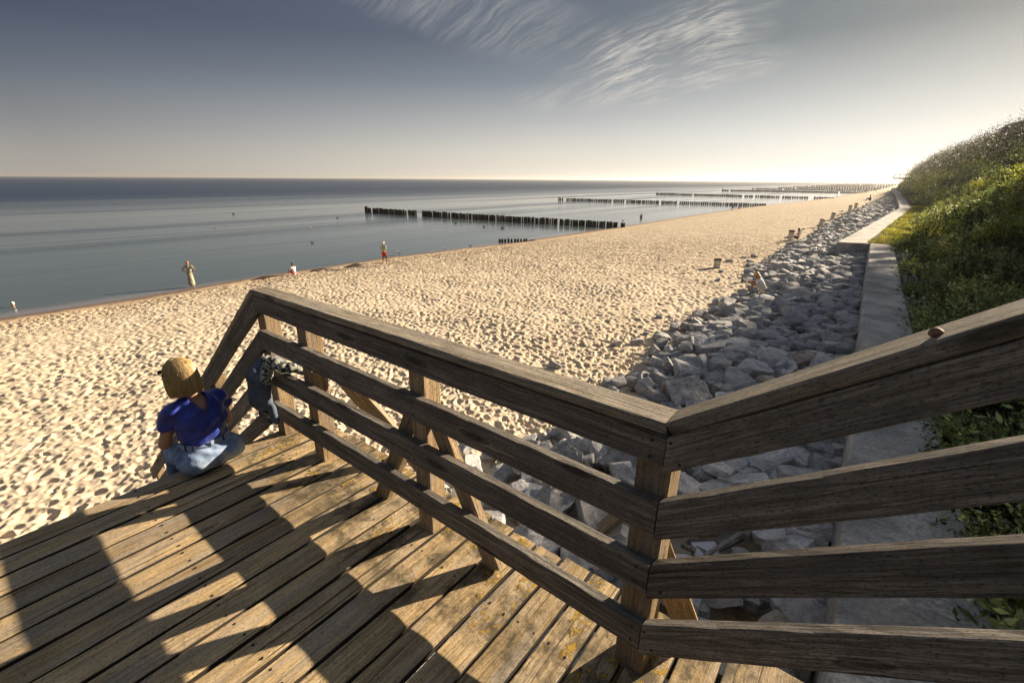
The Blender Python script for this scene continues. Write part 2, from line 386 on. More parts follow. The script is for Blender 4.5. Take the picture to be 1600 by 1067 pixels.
def beach():
    t = NT('beach_sand'); pos = t.geopos()
    lc = t.vmath('DOT_PRODUCT', pos, (SL[0], SL[1], 0)).outputs['Value']
    sz = t.n('ShaderNodeSeparateXYZ'); t.l(pos, sz.inputs[0]); zz = sz.outputs[2]
    g = t.noise(pos, 260, 3, .7); m = t.noise(pos, 5., 5, .6); b_ = t.noise(pos, .35, 4, .6)
    col = t.ramp(t.math('ADD', t.math('MULTIPLY', m, .5), t.math('MULTIPLY', b_, .5)), [(.32, (.49,.40,.285)), (.5, (.59,.49,.36)), (.7, (.68,.58,.445))])
    col = t.mix(t.mr(g, .56, .70, 0, .5), col, (.30, .23, .16))
    # damp band by the water and a line of dark weed
    dz = t.math('ADD', zz, t.math('MULTIPLY', t.noise(pos, 1.3, 4, .6), .16))
    wet = t.mr(dz, -6.90, -6.76, 1, 0, True)
    warm = t.mr(dz, -6.80, -6.40, .55, 0, True)
    col = t.mix(warm, col, (.42, .285, .165)); col = t.mix(wet, col, (.165, .105, .068))
    weed = t.math('MULTIPLY', t.mr(t.noise(pos, 2.2, 6, .75), .56, .62, 0, 1), t.math('MULTIPLY', t.mr(dz, -6.93, -6.86, 0, 1), t.mr(dz, -6.80, -6.72, 1, 0)))
    col = t.mix(t.math('MULTIPLY', weed, .9), col, (.035, .020, .016))
    dist = t.vmath('LENGTH', pos).outputs['Value']
    fade = t.math('MULTIPLY', t.mr(dist, 22., 44., 0, 1, True), t.mr(dz, -6.75, -6.5, 0, 1))
    v1 = t.n('ShaderNodeTexVoronoi', feature='F1'); v1.inputs['Scale'].default_value = 2.6; v1.inputs['Randomness'].default_value = 1
    wp = t.n('ShaderNodeTexNoise'); wp.inputs['Scale'].default_value = 2.; t.l(pos, wp.inputs['Vector'])
    pv = t.vmath('ADD', pos, t.scale(wp.outputs['Color'], (.35, .35, 0))).outputs[0]; t.l(t.scale(pv, (1, 1, 0)), v1.inputs['Vector'])
    n2 = t.noise(pos, 1.6, 5, .7)
    far_h = t.math('ADD', t.math('MULTIPLY', t.mr(v1.outputs['Distance'], .1, .55, 0, 1, True), .13), t.math('MULTIPLY', n2, .20))
    far_h = t.math('ADD', far_h, t.math('MULTIPLY', t.mr(t.noise(pos, .9, 6, .75), .42, .58, 0, 1), .20))
    h = t.math('ADD', t.math('MULTIPLY', far_h, fade), t.math('MULTIPLY', g, .0012))
    rough = t.math('SUBTRACT', .95, t.math('MULTIPLY', wet, .55))
    t.principled(col, rough, t.bump(h, 1.0, 1.0), .25)
    az = np.radians(np.arange(-57, 62, .115)); rr = np.concatenate([np.geomspace(3.2, 62, 900), np.geomspace(62.8, 1600, 170)])
    A, Q = np.meshgrid(az, rr, indexing='ij'); x = Q*np.sin(A); y = Q*np.cos(A)
    l = x*SL[0]+y*SL[1]; o = x*SO[0]+y*SO[1]
    z = beach_z(l, o)
    fd = 1-sstep(Q, 45, 62)
    z = z+sand_relief(x, y, l, o)*fd
    rk = sstep(l-rockline(o), 0, 1.0); z = np.where(l > rockline(o), z+.10*rk, z)
    V = np.stack([x, y, z], -1).reshape(-1, 3); na, nr = A.shape
    idx = np.arange(na*nr).reshape(na, nr)
    F = np.stack([idx[:-1, :-1], idx[1:, :-1], idx[1:, 1:], idx[:-1, 1:]], -1).reshape(-1, 4)[:, ::-1]
    lf = l.ravel()[F[:, 0]]; of = o.ravel()[F[:, 0]]; keep = (lf > shore(of)-14) & (lf < wall_left(of)+.6)
    F = F[keep]; used, inv = np.unique(F, return_inverse=True)
    me = np_mesh('beach', V[used], inv.reshape(-1, 4), smooth=True)
    tag(obj('beach', me, t.mat), kind='structure')
    # ground close under the stairway (inside the fan's tip) 
    n = 24; g1 = np.linspace(-4.2, 1.6, n); g2 = np.linspace(-8, 3.6, n*2)
    Lg, Og = np.meshgrid(g1, g2, indexing='ij'); zz_ = beach_z(Lg, Og)-.14
    xy = Lg[..., None]*SL+Og[..., None]*SO; V = np.concatenate([xy, zz_[..., None]], -1).reshape(-1, 3)
    idx = np.arange(n*n*2).reshape(n, n*2); F = np.stack([idx[:-1, :-1], idx[1:, :-1], idx[1:, 1:], idx[:-1, 1:]], -1).reshape(-1, 4)
    tag(obj('beach_ground', np_mesh('beach_ground', V, F, True), t.mat), kind='structure')
beach()

# ---------------------------------------------------------------- HILL
def hill():
    t = NT('hillside_soil'); pos = t.geopos()
    a = t.noise(pos, 1.3, 5, .6); b = t.noise(pos, 14, 5, .7); c = t.noise(pos, .25, 3, .5)
    col = t.ramp(a, [(.3, (.028,.032,.014)), (.5, (.055,.06,.022)), (.72, (.13,.105,.055))])
    col = t.mix(t.mr(b, .5, .66, 0, .6), col, (.10, .095, .05))
    t.principled(col, .95, t.bump(t.math('ADD', a, b), .9, .12), .15)
    ol = np.concatenate([np.arange(-12, 70, .5), np.arange(70, 430, 2.0)]); dl = np.concatenate([np.arange(0, 16, .4), np.arange(16, 90, 2.5)])
    O, D = np.meshgrid(ol, dl, indexing='ij'); l = wall_left(O)*.35+wall_right(O)*.65+D
    z = hill_z(l, O)
    xy = l[..., None]*SL+O[..., None]*SO; V = np.concatenate([xy, z[..., None]], -1).reshape(-1, 3)
    n, m = O.shape; idx = np.arange(n*m).reshape(n, m); F = np.stack([idx[:-1, :-1], idx[:-1, 1:], idx[1:, 1:], idx[1:, :-1]], -1).reshape(-1, 4)[:, ::-1]
    tag(obj('hillside', np_mesh('hillside', V, F, True), t.mat), kind='structure')
hill()

# ---------------------------------------------------------------- CONCRETE WALL
def concrete():
    t = NT('cast_concrete'); p = t.geopos()
    a = t.noise(p, 1.1, 5, .6); b = t.noise(p, 22, 6, .7); br = t.noise(t.scale(p, (1, 1, 1)), 70, 3, .7)
    lc = t.vmath('DOT_PRODUCT', p, (SO[0], SO[1], 0)).outputs['Value']; l2 = t.vmath('DOT_PRODUCT', p, (SL[0], SL[1], 0)).outputs['Value']
    v = t.n('ShaderNodeCombineXYZ'); t.l(t.math('MULTIPLY', lc, 30.), v.inputs[0]); t.l(t.math('MULTIPLY', l2, 1.6), v.inputs[1])
    brush = t.noise(v.outputs[0], 1.0, 4, .6)
    col = t.ramp(a, [(.40, (.31,.30,.29)), (.5, (.46,.45,.425)), (.60, (.57,.555,.52))])
    col = t.mix(t.mr(b, .46, .58, 0, .55), col, (.19, .185, .17)); col = t.mix(t.mr(brush, .52, .62, 0, .45), col, (.17, .165, .155))
    col = t.mix(t.mr(t.noise(p, 4, 6, .75), .55, .66, 0, .6), col, (.15, .14, .115))
    sz = t.n('ShaderNodeSeparateXYZ'); t.l(p, sz.inputs[0])
    col = t.mix(t.mr(t.math('ADD', sz.outputs[2], t.math('MULTIPLY', a, .2)), -4.35, -4.1, .75, 0), col, (.075, .06, .045))  # shadow at the wall foot is painted as a dark brown band
    t.principled(col, .88, t.bump(t.math('ADD', t.math('MULTIPLY', brush, .8), b), .6, .006), .25)
    return t.mat
M_CONC = concrete()
def wall():
    root = empty('concrete_seawall', S(-.6, 20, -5.3))
    tag(root, 'long pale concrete retaining wall zigzagging between riprap and the green hillside', 'wall')
    inv = root.matrix_world.inverted() if False else Matrix.Translation(-S(-.6, 20, -5.3))
    segs = [  # left edge line, right edge line (l, o)
        ([(1.1,-12),(.26,3.7),(-.28,11.7),(-.95,22.5),(-1.70,35.0)], [(2.2,-12),(1.36,3.7),(.78,11.7),(.12,22.5),(-.60,35.0)]),
        ([(-3.27,34.4),(-3.23,36),(-2.62,60),(-1.97,86.5)], [(-1.715,34.97),(-2.0,36.05),(-1.42,60),(-.70,88.2)]),
        ([(-1.97,86.6),(-4.2,140),(-6.8,207)], [(-.70,88.3),(-2.8,140),(-5.4,208)]),
        ([(-6.8,207.1),(-12,300),(-16,420)], [(-5.4,208.1),(-10.4,300),(-14.4,420)])]
    for a, b in segs:
        mb = MB(); n = len(a); bev = .03
        A = [S(l, o) for l, o in a]; B = [S(l, o) for l, o in b]
        rows = []
        for i in range(n):
            d = (B[i]-A[i]).normalized()
            # cross-section: battered face, chamfer, top with slight fall
            rows.append([A[i]+Vector((0,0,-5.4))-d*.05, A[i]+Vector((0,0,-3.5-bev)), A[i]+d*bev+Vector((0,0,-3.5)), B[i]-d*bev+Vector((0,0,-3.51)), B[i]+Vector((0,0,-3.51-bev)), B[i]+Vector((0,0,-5.4))])
        V = [p for r in rows for p in r]; F = []
        for i in range(n-1):
            for j in range(5): F.append((i*6+j, (i+1)*6+j, (i+1)*6+j+1, i*6+j+1))
        F += [tuple(range(6)), tuple((n-1)*6+5-j for j in range(6))]
        mb.add([inv @ p for p in V], F)
        obj('wall_section', mb.mesh('wall_section'), M_CONC, root)
wall()
# ---------------------------------------------------------------- STAIRWAY (landing, railings, two flights)
def board_mesh(L, W, T, seed, skew=0.0, warp=.002, bev=.006, ragged=.0, cup=.0, mat2=None, screws=()):
    """sawn board, long axis X, width Y, thickness Z; rounded arrises, slight waviness, vertical end cuts when skewed"""
    r = random.Random(seed); nx = max(3, int(L/.09)); hw, ht = W/2, T/2
    prof = [(-hw+bev,-ht),(hw-bev,-ht),(hw,-ht+bev),(hw,ht-bev),(hw-bev*.35,ht-bev*.3),(hw-bev*1.1,ht),(hw*.45,ht+cup*.7),(0,ht+cup),(-hw*.45,ht+cup*.7),(-hw+bev*1.1,ht),(-hw+bev*.35,ht-bev*.3),(-hw,ht-bev),(-hw,-ht+bev)]
    n = len(prof); ph = [r.uniform(0, 6.28) for _ in range(8)]
    mb = MB(); V = []
    for i in range(nx+1):
        x = -L/2+L*i/nx; wy = warp*(math.sin(x*2.1+ph[0])+.6*math.sin(x*5.3+ph[1])); wz = warp*.7*math.sin(x*1.7+ph[2])
        for j, (y, z) in enumerate(prof):
            e = warp*.45*math.sin(x*23+ph[3]+j*1.3)+warp*.35*math.sin(x*41+ph[4]+j*2.1)
            yy = y+wy+(e if y > 0 else -e); zz = z+wz
            xx = x
            if i == 0: xx += ragged*r.uniform(-1, 1)
            if i == nx: xx += ragged*r.uniform(-1, 1)
            V.append((xx+y*skew, yy, zz))
    F = [(i*n+j, (i+1)*n+j, (i+1)*n+(j+1) % n, i*n+(j+1) % n) for i in range(nx) for j in range(n)]
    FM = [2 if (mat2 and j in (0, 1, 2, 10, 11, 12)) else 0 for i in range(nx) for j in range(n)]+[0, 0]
    F += [tuple(range(n)), tuple(nx*n+n-1-j for j in range(n))]
    mb.add(V, F); mb.m[:] = FM
    for sx, sy in screws:
        m = 10; c = Vector((sx, sy, ht+cup+.0012)); rad = .0055
        ring = [c+Vector((math.cos(2*math.pi*k_/m)*rad, math.sin(2*math.pi*k_/m)*rad, 0)) for k_ in range(m)]
        low = [p+Vector((0, 0, -.006)) for p in ring]
        mb.add(ring+low, [tuple(range(m))]+[(k_, k_+m, (k_+1) % m+m, (k_+1) % m) for k_ in range(m)], 1)
    me = mb.mesh('board'); return me
DECK_Z = -1.75
ST = empty('wooden_stairway', Rr(-1.7, .3, DECK_Z), -R(38.2))
tag(ST, 'large weathered timber beach stairway with plank landing and four-rail railings filling the foreground', 'stairway')
def stl(l, o, h): return Vector((l+1.7, o-.3, h))           # stairway-local coordinates
def put(name, me, M, mats): return obj(name, me, mats, ST, M)
def Mx(loc, xdir, zdir):
    x = Vector(xdir).normalized(); z = Vector(zdir); z = (z-x*z.dot(x)).normalized(); y = z.cross(x)
    m = Matrix((x, y, z)).transposed().to_4x4(); m.translation = loc; return m
SLOPE = .725; TH = math.atan(SLOPE)
DO0, DO1 = -1.35, 1.535
# deck boards run across the stairway; X of each board = distance across, so weathering near the rail follows the board
pitch_b = .1525; l0 = -3.165
for i in range(21):
    l = l0+pitch_b*(i+.5)
    if l > -.02: break
    r = random.Random(100+i); a, b = DO0, DO1+r.uniform(-.012, .012)
    ob = 0.0
    me = board_mesh(b-a, .1378+r.uniform(-.0022, .0022), .034, 200+i, warp=.0022, bev=.005, ragged=.004, cup=.0012, mat2=True,
                    screws=[(x+dx, dy) for x in (1.12-.09, .38-.09, -.36-.09) for dx, dy in ((r.uniform(-.006,.006), .042), (r.uniform(-.006,.006), -.040))])
    # keep object X = o so that X>1 is the rail side
    sh = Matrix.Translation(Vector(((a+b)/2, 0, 0))); me.transform(sh)
    M = Mx(stl(l, 0, -.017+r.uniform(-.003, .003)), (0, 1, 0), (0, 0, 1))
    put('deck_board', me, M, [W_DECK, M_SCREW, W_SIDE])
# joists and bearers under the landing
for o in (-1.2, -.45, .30, 1.02, 1.44):
    put('joist', board_mesh(3.12, .14, .05, int(o*100)+900), Mx(stl(-1.6, o, -.108), (1, 0, 0), (0, 1, 0)), W_DARK)
for l in (-3.0, -1.6, -.25):
    put('bearer', board_mesh(2.9, .16, .06, int(l*10)+950), Mx(stl(l, .08, -.262), (0, 1, 0), (1, 0, 0)), W_DARK)
# posts
def post(l, o, h0, h1, seed, size=.104):
    me = board_mesh(h1-h0, size, size, seed, bev=.005, warp=.0012); 
    put('post', me, Mx(stl(l, o, (h0+h1)/2), (0, 0, 1), (0, -1, 0)), W_POST)
INNER = 1.200; BT = .042
PO = INNER+BT+.052
post(-3.105, PO, -3.6, 1.03, 1); post(-2.585, PO, -3.4, 1.03, 2); post(-1.545, PO, -.17, 1.03, 3); post(-.405, PO, -2.9, 1.035, 4, .112)
# rail planks: heights above the landing (bottom, top)
HS = [(.930, 1.038), (.679, .803), (.428, .552), (.163, .284)]
JL, JR = -3.064, -.361
def rail(la, lb, ha, hb, hgt, seed, name='rail_board', T=BT, o=None, mat=W_RAIL, screws=()):
    """plank whose centre line climbs from (la,ha) to (lb,hb)"""
    sl = (hb-ha)/(lb-la); th = math.atan(sl); L = (lb-la)/math.cos(th); o = INNER+T/2 if o is None else o
    me = board_mesh(L, hgt*math.cos(th), T, seed, skew=math.tan(th), warp=.0018, bev=.005, screws=screws)
    # board Y must point up: z axis = inward normal (-o), x along the climb
    M = Mx(stl((la+lb)/2, o, (ha+hb)/2), (math.cos(th), 0, math.sin(th)), (0, -1, 0))
    put(name, me, M, [mat, M_SCREW])
for i, (b, t_) in enumerate(HS):
    c = (b+t_)/2; h = t_-b; L = JR-JL-.004
    sc = []
    for lp in (-3.085+.05, -2.585, -1.545, -.405):
        x = lp-(JL+JR)/2
        for yy in (.26, -.26): sc.append((x+.012*(i % 2), yy*h))
    rail(JL+.002, JR-.002, c, c, h, 10+i, screws=sc)
    # upper flight: same planks climbing inland from the corner post
    hv = h+.022; cu = t_-hv/2
    Lu = 2.6; xs = -Lu/2/math.cos(TH)
    rail(JR+.002, JR+Lu, cu, cu+SLOPE*Lu, hv, 20+i, screws=[(xs+.038, .035), (xs+.030, -.034)])
    # lower flight down to the sand
    hl = h+.012; cl_ = t_-hl/2; Ld = 4.86
    rail(JL-Ld, JL-.002, cl_-SLOPE*Ld, cl_, hl, 30+i)
# handrails (flat caps)
def cap(la, lb, ha, hb, seed, wid=.122, T=.036, c_o=1.253):
    sl = (hb-ha)/(lb-la); th = math.atan(sl); L = (lb-la)/math.cos(th)
    me = board_mesh(L, wid, T, seed, warp=.0018, bev=.008)
    M = Mx(stl((la+lb)/2, c_o, (ha+hb)/2), (math.cos(th), 0, math.sin(th)), (-math.sin(th), 0, math.cos(th)))
    put('handrail', me, M, [W_CAP, M_SCREW])
cap(JL+.002, JR-.003, 1.063, 1.063, 41)
cap(JR+.004, JR+2.6, 1.066+.004, 1.066+SLOPE*2.6, 42, T=.040)
cap(JL-4.86, JL-.004, 1.062-SLOPE*4.86, 1.062, 43)
# posts of the two flights
for l in (JR+2.45,): post(l, PO, -2.0, 1.03+SLOPE*2.8, 50)
for j, l in enumerate((-4.35, -5.65, -6.95, -7.84)): post(l, PO, (l-JL)*SLOPE-1.2, 1.02+(l-JL)*SLOPE, 51+j)
# inverted V brace on the middle post, kick braces
def bar(name, p0, p1, W, T, seed, zdir, mat=W_POST):
    p0, p1 = Vector(p0), Vector(p1); me = board_mesh((p1-p0).length, W, T, seed, bev=.004, warp=.0012)
    put(name, me, Mx((p0+p1)/2, p1-p0, zdir), mat)
bar('brace', stl(-1.965, PO-.012, -.01), stl(-1.60, PO-.012, .70), .098, .045, 61, (0, -1, 0))
bar('brace', stl(-1.105, PO-.012, .002), stl(-1.475, PO-.012, .72), .098, .045, 62, (0, -1, 0))
bar('brace', stl(-2.53, PO+.075, .66), stl(-2.06, PO+.40, -.12), .10, .045, 63, (.5, -1, .3))
bar('brace', stl(-.40, PO+.07, .50), stl(-.12, PO+.42, -.55), .10, .045, 64, (.5, -1, .3))
bar('brace', stl(-.34, PO+.10, .02), stl(-1.35, PO+.10, -1.6), .12, .045, 65, (0, -1, 0), W_DARK)
# treads; they run past the railing like the deck boards do
RISE, RUN = .1765, .2435
def tread(l, h, seed, o0=-1.3, o1=1.50, w=.26, mat=W_DECK):
    me = board_mesh(o1-o0, w, .038, seed, warp=.0015, bev=.006, ragged=.004); me.transform(Matrix.Translation(Vector(((o0+o1)/2, 0, 0))))
    put('tread', me, Mx(stl(l, 0, h-.019), (0, 1, 0), (0, 0, 1)), [mat, M_SCREW])
for i in range(1, 20): tread(l0-RUN*(i-.5)+.02, -RISE*i, 300+i)
for i in range(1, 11): tread(-.055+RUN*(i-.5), RISE*i, 330+i, o1=1.43 if i == 1 else 1.31, mat=W_DECK if i == 1 else W_RAIL)  # upper treads take a darker wood that stands in for shade
for o in (-1.15, .05, 1.12, 1.42):
    for (la, ha, lb, hb) in ((l0-RUN*19.3, -RISE*19.3-.16, l0+.03, -.16), (-.06, -.17, -.06+RUN*10, RISE*10-.17)):
        th = math.atan((hb-ha)/(lb-la)); me = board_mesh((lb-la)/math.cos(th), .20, .05, int(o*77)+400, skew=math.tan(th))
        put('stringer', me, Mx(stl((la+lb)/2, o, (ha+hb)/2), (math.cos(th), 0, math.sin(th)), (0, -1, 0)), W_DARK)
# support legs under the landing
for l, o in ((-3.0, .2), (-1.6, .2), (-.25, .2), (-.28, 1.40), (-1.6, 1.40), (-.25, -1.1)):
    put('support_leg', board_mesh(2.6, .13, .13, int(l*31+o*7)+500), Mx(stl(l, o, -1.62), (0, 0, 1), (0, 1, 0)), W_DARK)

# small stone left on the handrail
def blobrock(name, rx, ry, rz, seed, sub=3, rough=.12):
    bm = bmesh.new(); bmesh.ops.create_icosphere(bm, subdivisions=sub, radius=1)
    for v in bm.verts:
        p = v.co; f = 1+rough*(math.sin(p.x*3.1+seed)+math.sin(p.y*4.3+seed*2.1)+.6*math.sin(p.z*5.7+seed*.7)+.4*math.sin(p.x*9+p.y*7+seed))*.5
        v.co = Vector((p.x*rx*f, p.y*ry*f, p.z*rz*f))
    me = bpy.data.meshes.new(name); bm.to_mesh(me); bm.free(); return me
st = obj('pebble', blobrock('pebble', .0125, .011, .0105, 3.), plain('brown_pebble', (.16,.085,.055), .7, .3, 60, .5), None, None, True)
st.location = Rr(.135, 1.235, DECK_Z+1.066+SLOPE*(.135-JR)+.033); st.rotation_euler = (0, -TH*.6, -R(38))
tag(st, 'small reddish brown pebble lying on the climbing handrail', 'pebble')

# ---------------------------------------------------------------- RIPRAP
def rock_mat(name, cols, sandy=.3):
    t = NT(name); c = t.objcoord(); r = t.rand()
    off = t.n('ShaderNodeCombineXYZ'); t.l(t.math('MULTIPLY', r, 41.), off.inputs[0]); t.l(t.math('MULTIPLY', r, 23.), off.inputs[1])
    p = t.vmath('ADD', c, off.outputs[0]).outputs[0]
    a = t.noise(p, 2.2, 5, .6); b = t.noise(t.scale(p, (5, 5, 16)), 1.3, 6, .68); f = t.noise(p, 55, 4, .7)
    col = t.ramp(t.math('ADD', t.math('MULTIPLY', a, .5), t.math('MULTIPLY', b, .5)), [(.40, cols[0]), (.5, cols[1]), (.59, cols[2])])
    tone = t.mr(r, 0, 1, .60, 1.25); tc = t.n('ShaderNodeCombineXYZ'); [t.l(tone, tc.inputs[i]) for i in range(3)]
    col = t.mix(1., col, tc.outputs[0], 'MULTIPLY')
    col = t.mix(t.mr(f, .52, .62, 0, .6), col, tuple(x*.42 for x in cols[0]))
    if sandy:
        nz = t.n('ShaderNodeSeparateXYZ'); t.l(t.n('ShaderNodeNewGeometry').outputs['Normal'], nz.inputs[0])
        sn = t.math('MULTIPLY', t.mr(nz.outputs[2], .75, .95, 0, 1), t.mr(a, .52, .62, 0, sandy))
        col = t.mix(sn, col, (.50, .40, .29))
    t.principled(col, .82, t.bump(t.math('ADD', t.math('MULTIPLY', b, .8), t.math('MULTIPLY', f, .25)), .9, .035), .3)
    return t.mat
M_RK = [rock_mat('grey_granite', ((.38,.38,.385), (.58,.58,.575), (.78,.77,.745))), rock_mat('blue_grey_granite', ((.27,.28,.295), (.43,.44,.455), (.62,.62,.625))),
        rock_mat('tan_granite', ((.27,.23,.18), (.43,.37,.29), (.58,.52,.43)), .4)]
def rock_proto(seed):
    """quarried block: a slab cut down by random planes, edges slightly worn"""
    r = random.Random(seed); bm = bmesh.new(); bmesh.ops.create_cube(bm, size=2)
    ex = (1.0, r.uniform(.62, .92), r.uniform(.34, .58))
    for v in bm.verts: v.co = Vector((v.co.x*ex[0]+v.co.y*r.uniform(-.25, .25), v.co.y*ex[1], v.co.z*ex[2]+v.co.x*r.uniform(-.12, .12)))
    for _ in range(r.randint(7, 11)):
        n = Vector((r.gauss(0, 1)/ex[0], r.gauss(0, 1)/ex[1], r.gauss(0, .7)/ex[2])).normalized()
        sup = max(v.co.dot(n) for v in bm.verts); d = sup*r.uniform(.62, .88)
        g = bmesh.ops.bisect_plane(bm, geom=bm.verts[:]+bm.edges[:]+bm.faces[:], plane_co=n*d, plane_no=n, clear_outer=True)
        bmesh.ops.edgeloop_fill(bm, edges=[e for e in g['geom_cut'] if isinstance(e, bmesh.types.BMEdge)])
    bmesh.ops.remove_doubles(bm, verts=bm.verts[:], dist=.03)
    mx = max(v.co.length for v in bm.verts)
    for v in bm.verts: v.co /= mx*.95
    bmesh.ops.bevel(bm, geom=bm.edges[:], offset=.022, segments=1, affect='EDGES', profile=.6)
    bmesh.ops.triangulate(bm, faces=bm.faces[:])
    for _ in range(2):
        bmesh.ops.subdivide_edges(bm, edges=[e for e in bm.edges if e.calc_length() > .34], cuts=1); bmesh.ops.triangulate(bm, faces=[f for f in bm.faces if len(f.verts) > 3])
    for v in bm.verts:
        p = v.co*5; v.co += v.co.normalized()*.020*(math.sin(p.x*1.9+seed)+math.sin(p.y*2.3+seed*1.7)*math.cos(p.z*2.9+seed)+.5*math.sin(p.x*4.1+p.z*5+seed))
    bm.normal_update(); me = bpy.data.meshes.new('rock'); bm.to_mesh(me); bm.free(); return me
PROTO = [rock_proto(900+i) for i in range(16)]
PV = []
for me in PROTO:
    v = np.empty(len(me.vertices)*3, np.float32); me.vertices.foreach_get('co', v); f = np.empty(len(me.polygons)*3, np.int32); me.polygons.foreach_get('vertices', f)
    PV.append((v.reshape(-1, 3), f.reshape(-1, 3)))
def scatter_rocks():
    r = random.Random(5); out = []
    KEEP = ((-1.03, 4.85, .22), (-.9, 5.2, .18), (-4.45, 22.6, .45), (-8.66, 29.7, .5), (-8.1, 48, .6), (-7.75, 49.3, .9), (-8.4, 66.1, .6), (-8.9, 80, .6), (-9.4, 106, .6), (-9.6, 118, .6))
    def add(l, o, a, lift=.28, tilt=.26):
        if any((l-x)**2+(o-y)**2 < (q_+a*.6)**2 for x, y, q_ in KEEP): return
        z = rock_base(l, o); out.append((l, o, z+a*lift, a, r.randrange(16), Quaternion((0,0,1), r.uniform(0, 6.28)) @ Quaternion((1,0,0), r.gauss(0, tilt)) @ Quaternion((0,1,0), r.gauss(0, tilt*.8)), r.choices((0,1,2), (.60,.35,.05))[0]))
    def rock_base(l, o):
        a, b = float(rockline(o)), float(wall_left(o)); f = min(1, max(0, (l-a)/max(.5, b-a)))
        return float(beach_z(l, o))+.02+ .40*f**1.2
    o = -3.0
    while o < 260:
        step = .47 if o < 60 else (.62 if o < 120 else .9)
        a, b = float(rockline(o)), float(wall_left(o))-.10; l = a+r.uniform(0, .7)
        while l < b:
            f = (l-a)/(b-a); sz = r.uniform(.20, .43)*(1.10 if f > .25 else .8)*(1 if o < 60 else 1.25)
            if r.random() < .07: sz *= 1.35
            add(l+r.uniform(-.16, .16), o+r.uniform(-.25, .25), min(sz, max(.24, (b+.30-l)*.9)), .16 if f < .12 else .42)
            l += step*r.uniform(.78, 1.25)
        o += step*.86
    o = -2.0
    while o < 70:
        add(float(wall_left(o))-r.uniform(.12, .30), o, r.uniform(.20, .34), .55, .5); o += r.uniform(.28, .5)
    for _ in range(60):
        o = r.uniform(.5, 9.5); add(float(wall_left(o))-r.uniform(.2, 3.6), o, r.uniform(.18, .36), .75, .5)
    # second layer of smaller stones filling and topping
    o = -2.5
    while o < 120:
        a, b = float(rockline(o))+.4, float(wall_left(o))-.3
        for _ in range(int((b-a)*1.5)):
            l = r.uniform(a, b); add(l, o+r.uniform(-.3, .3), r.uniform(.12, .26), 1.0 if r.random() < .55 else .5, .5)
        o += .55
    # the sandy strip in front: half-buried outliers
    for _ in range(70):
        o = r.uniform(1, 110); l = float(rockline(o))-abs(r.gauss(0, .8))-.2; add(l, o, r.uniform(.10, .30), .02)
    return out
def build_rocks():
    rocks = scatter_rocks()
    def vis(k_):
        l, o, z, a = k_[:4]; p = S(l, o, z); u = math.degrees(math.atan2(p.x, p.y)); d = p.length
        lift = 1.0
        return -(a/d) if (-60 < u < 49 and p.y > 2.2) else 0
    rocks.sort(key=vis); near = rocks[:300]; far = rocks[300:]
    words = [('pale grey angular boulder', 'pale grey riprap boulders'), ('dark blue-grey angular boulder', 'blue-grey riprap boulders'), ('tan brown angular boulder', 'tan riprap boulders')]
    for (l, o, z, a, p, q, m) in near:
        b = bpy.data.objects.new('boulder', PROTO[p])
        b.matrix_basis = Matrix.LocRotScale(S(l, o, z), q, Vector((a, a, a)))
        if not PROTO[p].materials: PROTO[p].materials.append(M_RK[0])
        COL.objects.link(b); b.material_slots[0].link = 'OBJECT'; b.material_slots[0].material = M_RK[m]
        where = 'in the nearer riprap below the concrete wall' if o < 60 else 'in the riprap'
        tag(b, words[m][0]+' '+where, 'boulder', words[m][1])
    VV = []; FF = []; base = 0; MI = []
    for (l, o, z, a, p, q, m) in far:
        v, f = PV[p]; Rm = np.array(q.to_matrix())*a; c = S(l, o, z); v2 = v@Rm.T+np.array(c)
        VV.append(v2); FF.append(f+base); base += len(v2); MI.append(np.full(len(f), m, np.int32))
    me = np_mesh('riprap', np.concatenate(VV), np.concatenate(FF))
    for m in M_RK: me.materials.append(m)
    me.polygons.foreach_set('material_index', np.concatenate(MI))
    ob = obj('riprap', me); tag(ob, 'smaller and farther grey stones of the riprap strip below the seawall', 'riprap', kind='stuff')
    print('rocks', len(rocks))
build_rocks()
# ---------------------------------------------------------------- blobs: tapered limbs fused into one continuous surface
def capsule(mb, p0, r0, p1, r1, n=14, flat=None):
    p0, p1 = Vector(p0), Vector(p1); ax = p1-p0; L = ax.length; d = ax.normalized() if L > 1e-6 else Vector((0, 0, 1))
    u = d.orthogonal().normalized(); w_ = d.cross(u); V = [p0-d*r0]; m = 5
    prof = [(p0-d*r0*math.cos(a), r0*math.sin(a)) for a in [math.pi/2*(i+1)/m for i in range(m)]] + [(p1+d*r1*math.sin(a), r1*math.cos(a)) for a in [math.pi/2*i/m for i in range(m)]]
    for c, rr in prof:
        for k_ in range(n):
            a = 2*math.pi*k_/n; V.append(c+(u*math.cos(a)+w_*math.sin(a))*rr)
    V.append(p1+d*r1); F = []; q = len(prof)
    for k_ in range(n): F.append((0, 1+(k_+1) % n, 1+k_))
    for i in range(q-1):
        for k_ in range(n): F.append((1+i*n+k_, 1+i*n+(k_+1) % n, 1+(i+1)*n+(k_+1) % n, 1+(i+1)*n+k_))
    for k_ in range(n): F.append((1+(q-1)*n+k_, 1+(q-1)*n+(k_+1) % n, 1+q*n))
    if flat:
        c, axis, s_ = flat; c = Vector(c); axis = Vector(axis).normalized()
        V = [p-axis*((p-c).dot(axis))*(1-s_) for p in V]
    mb.add(V, F)
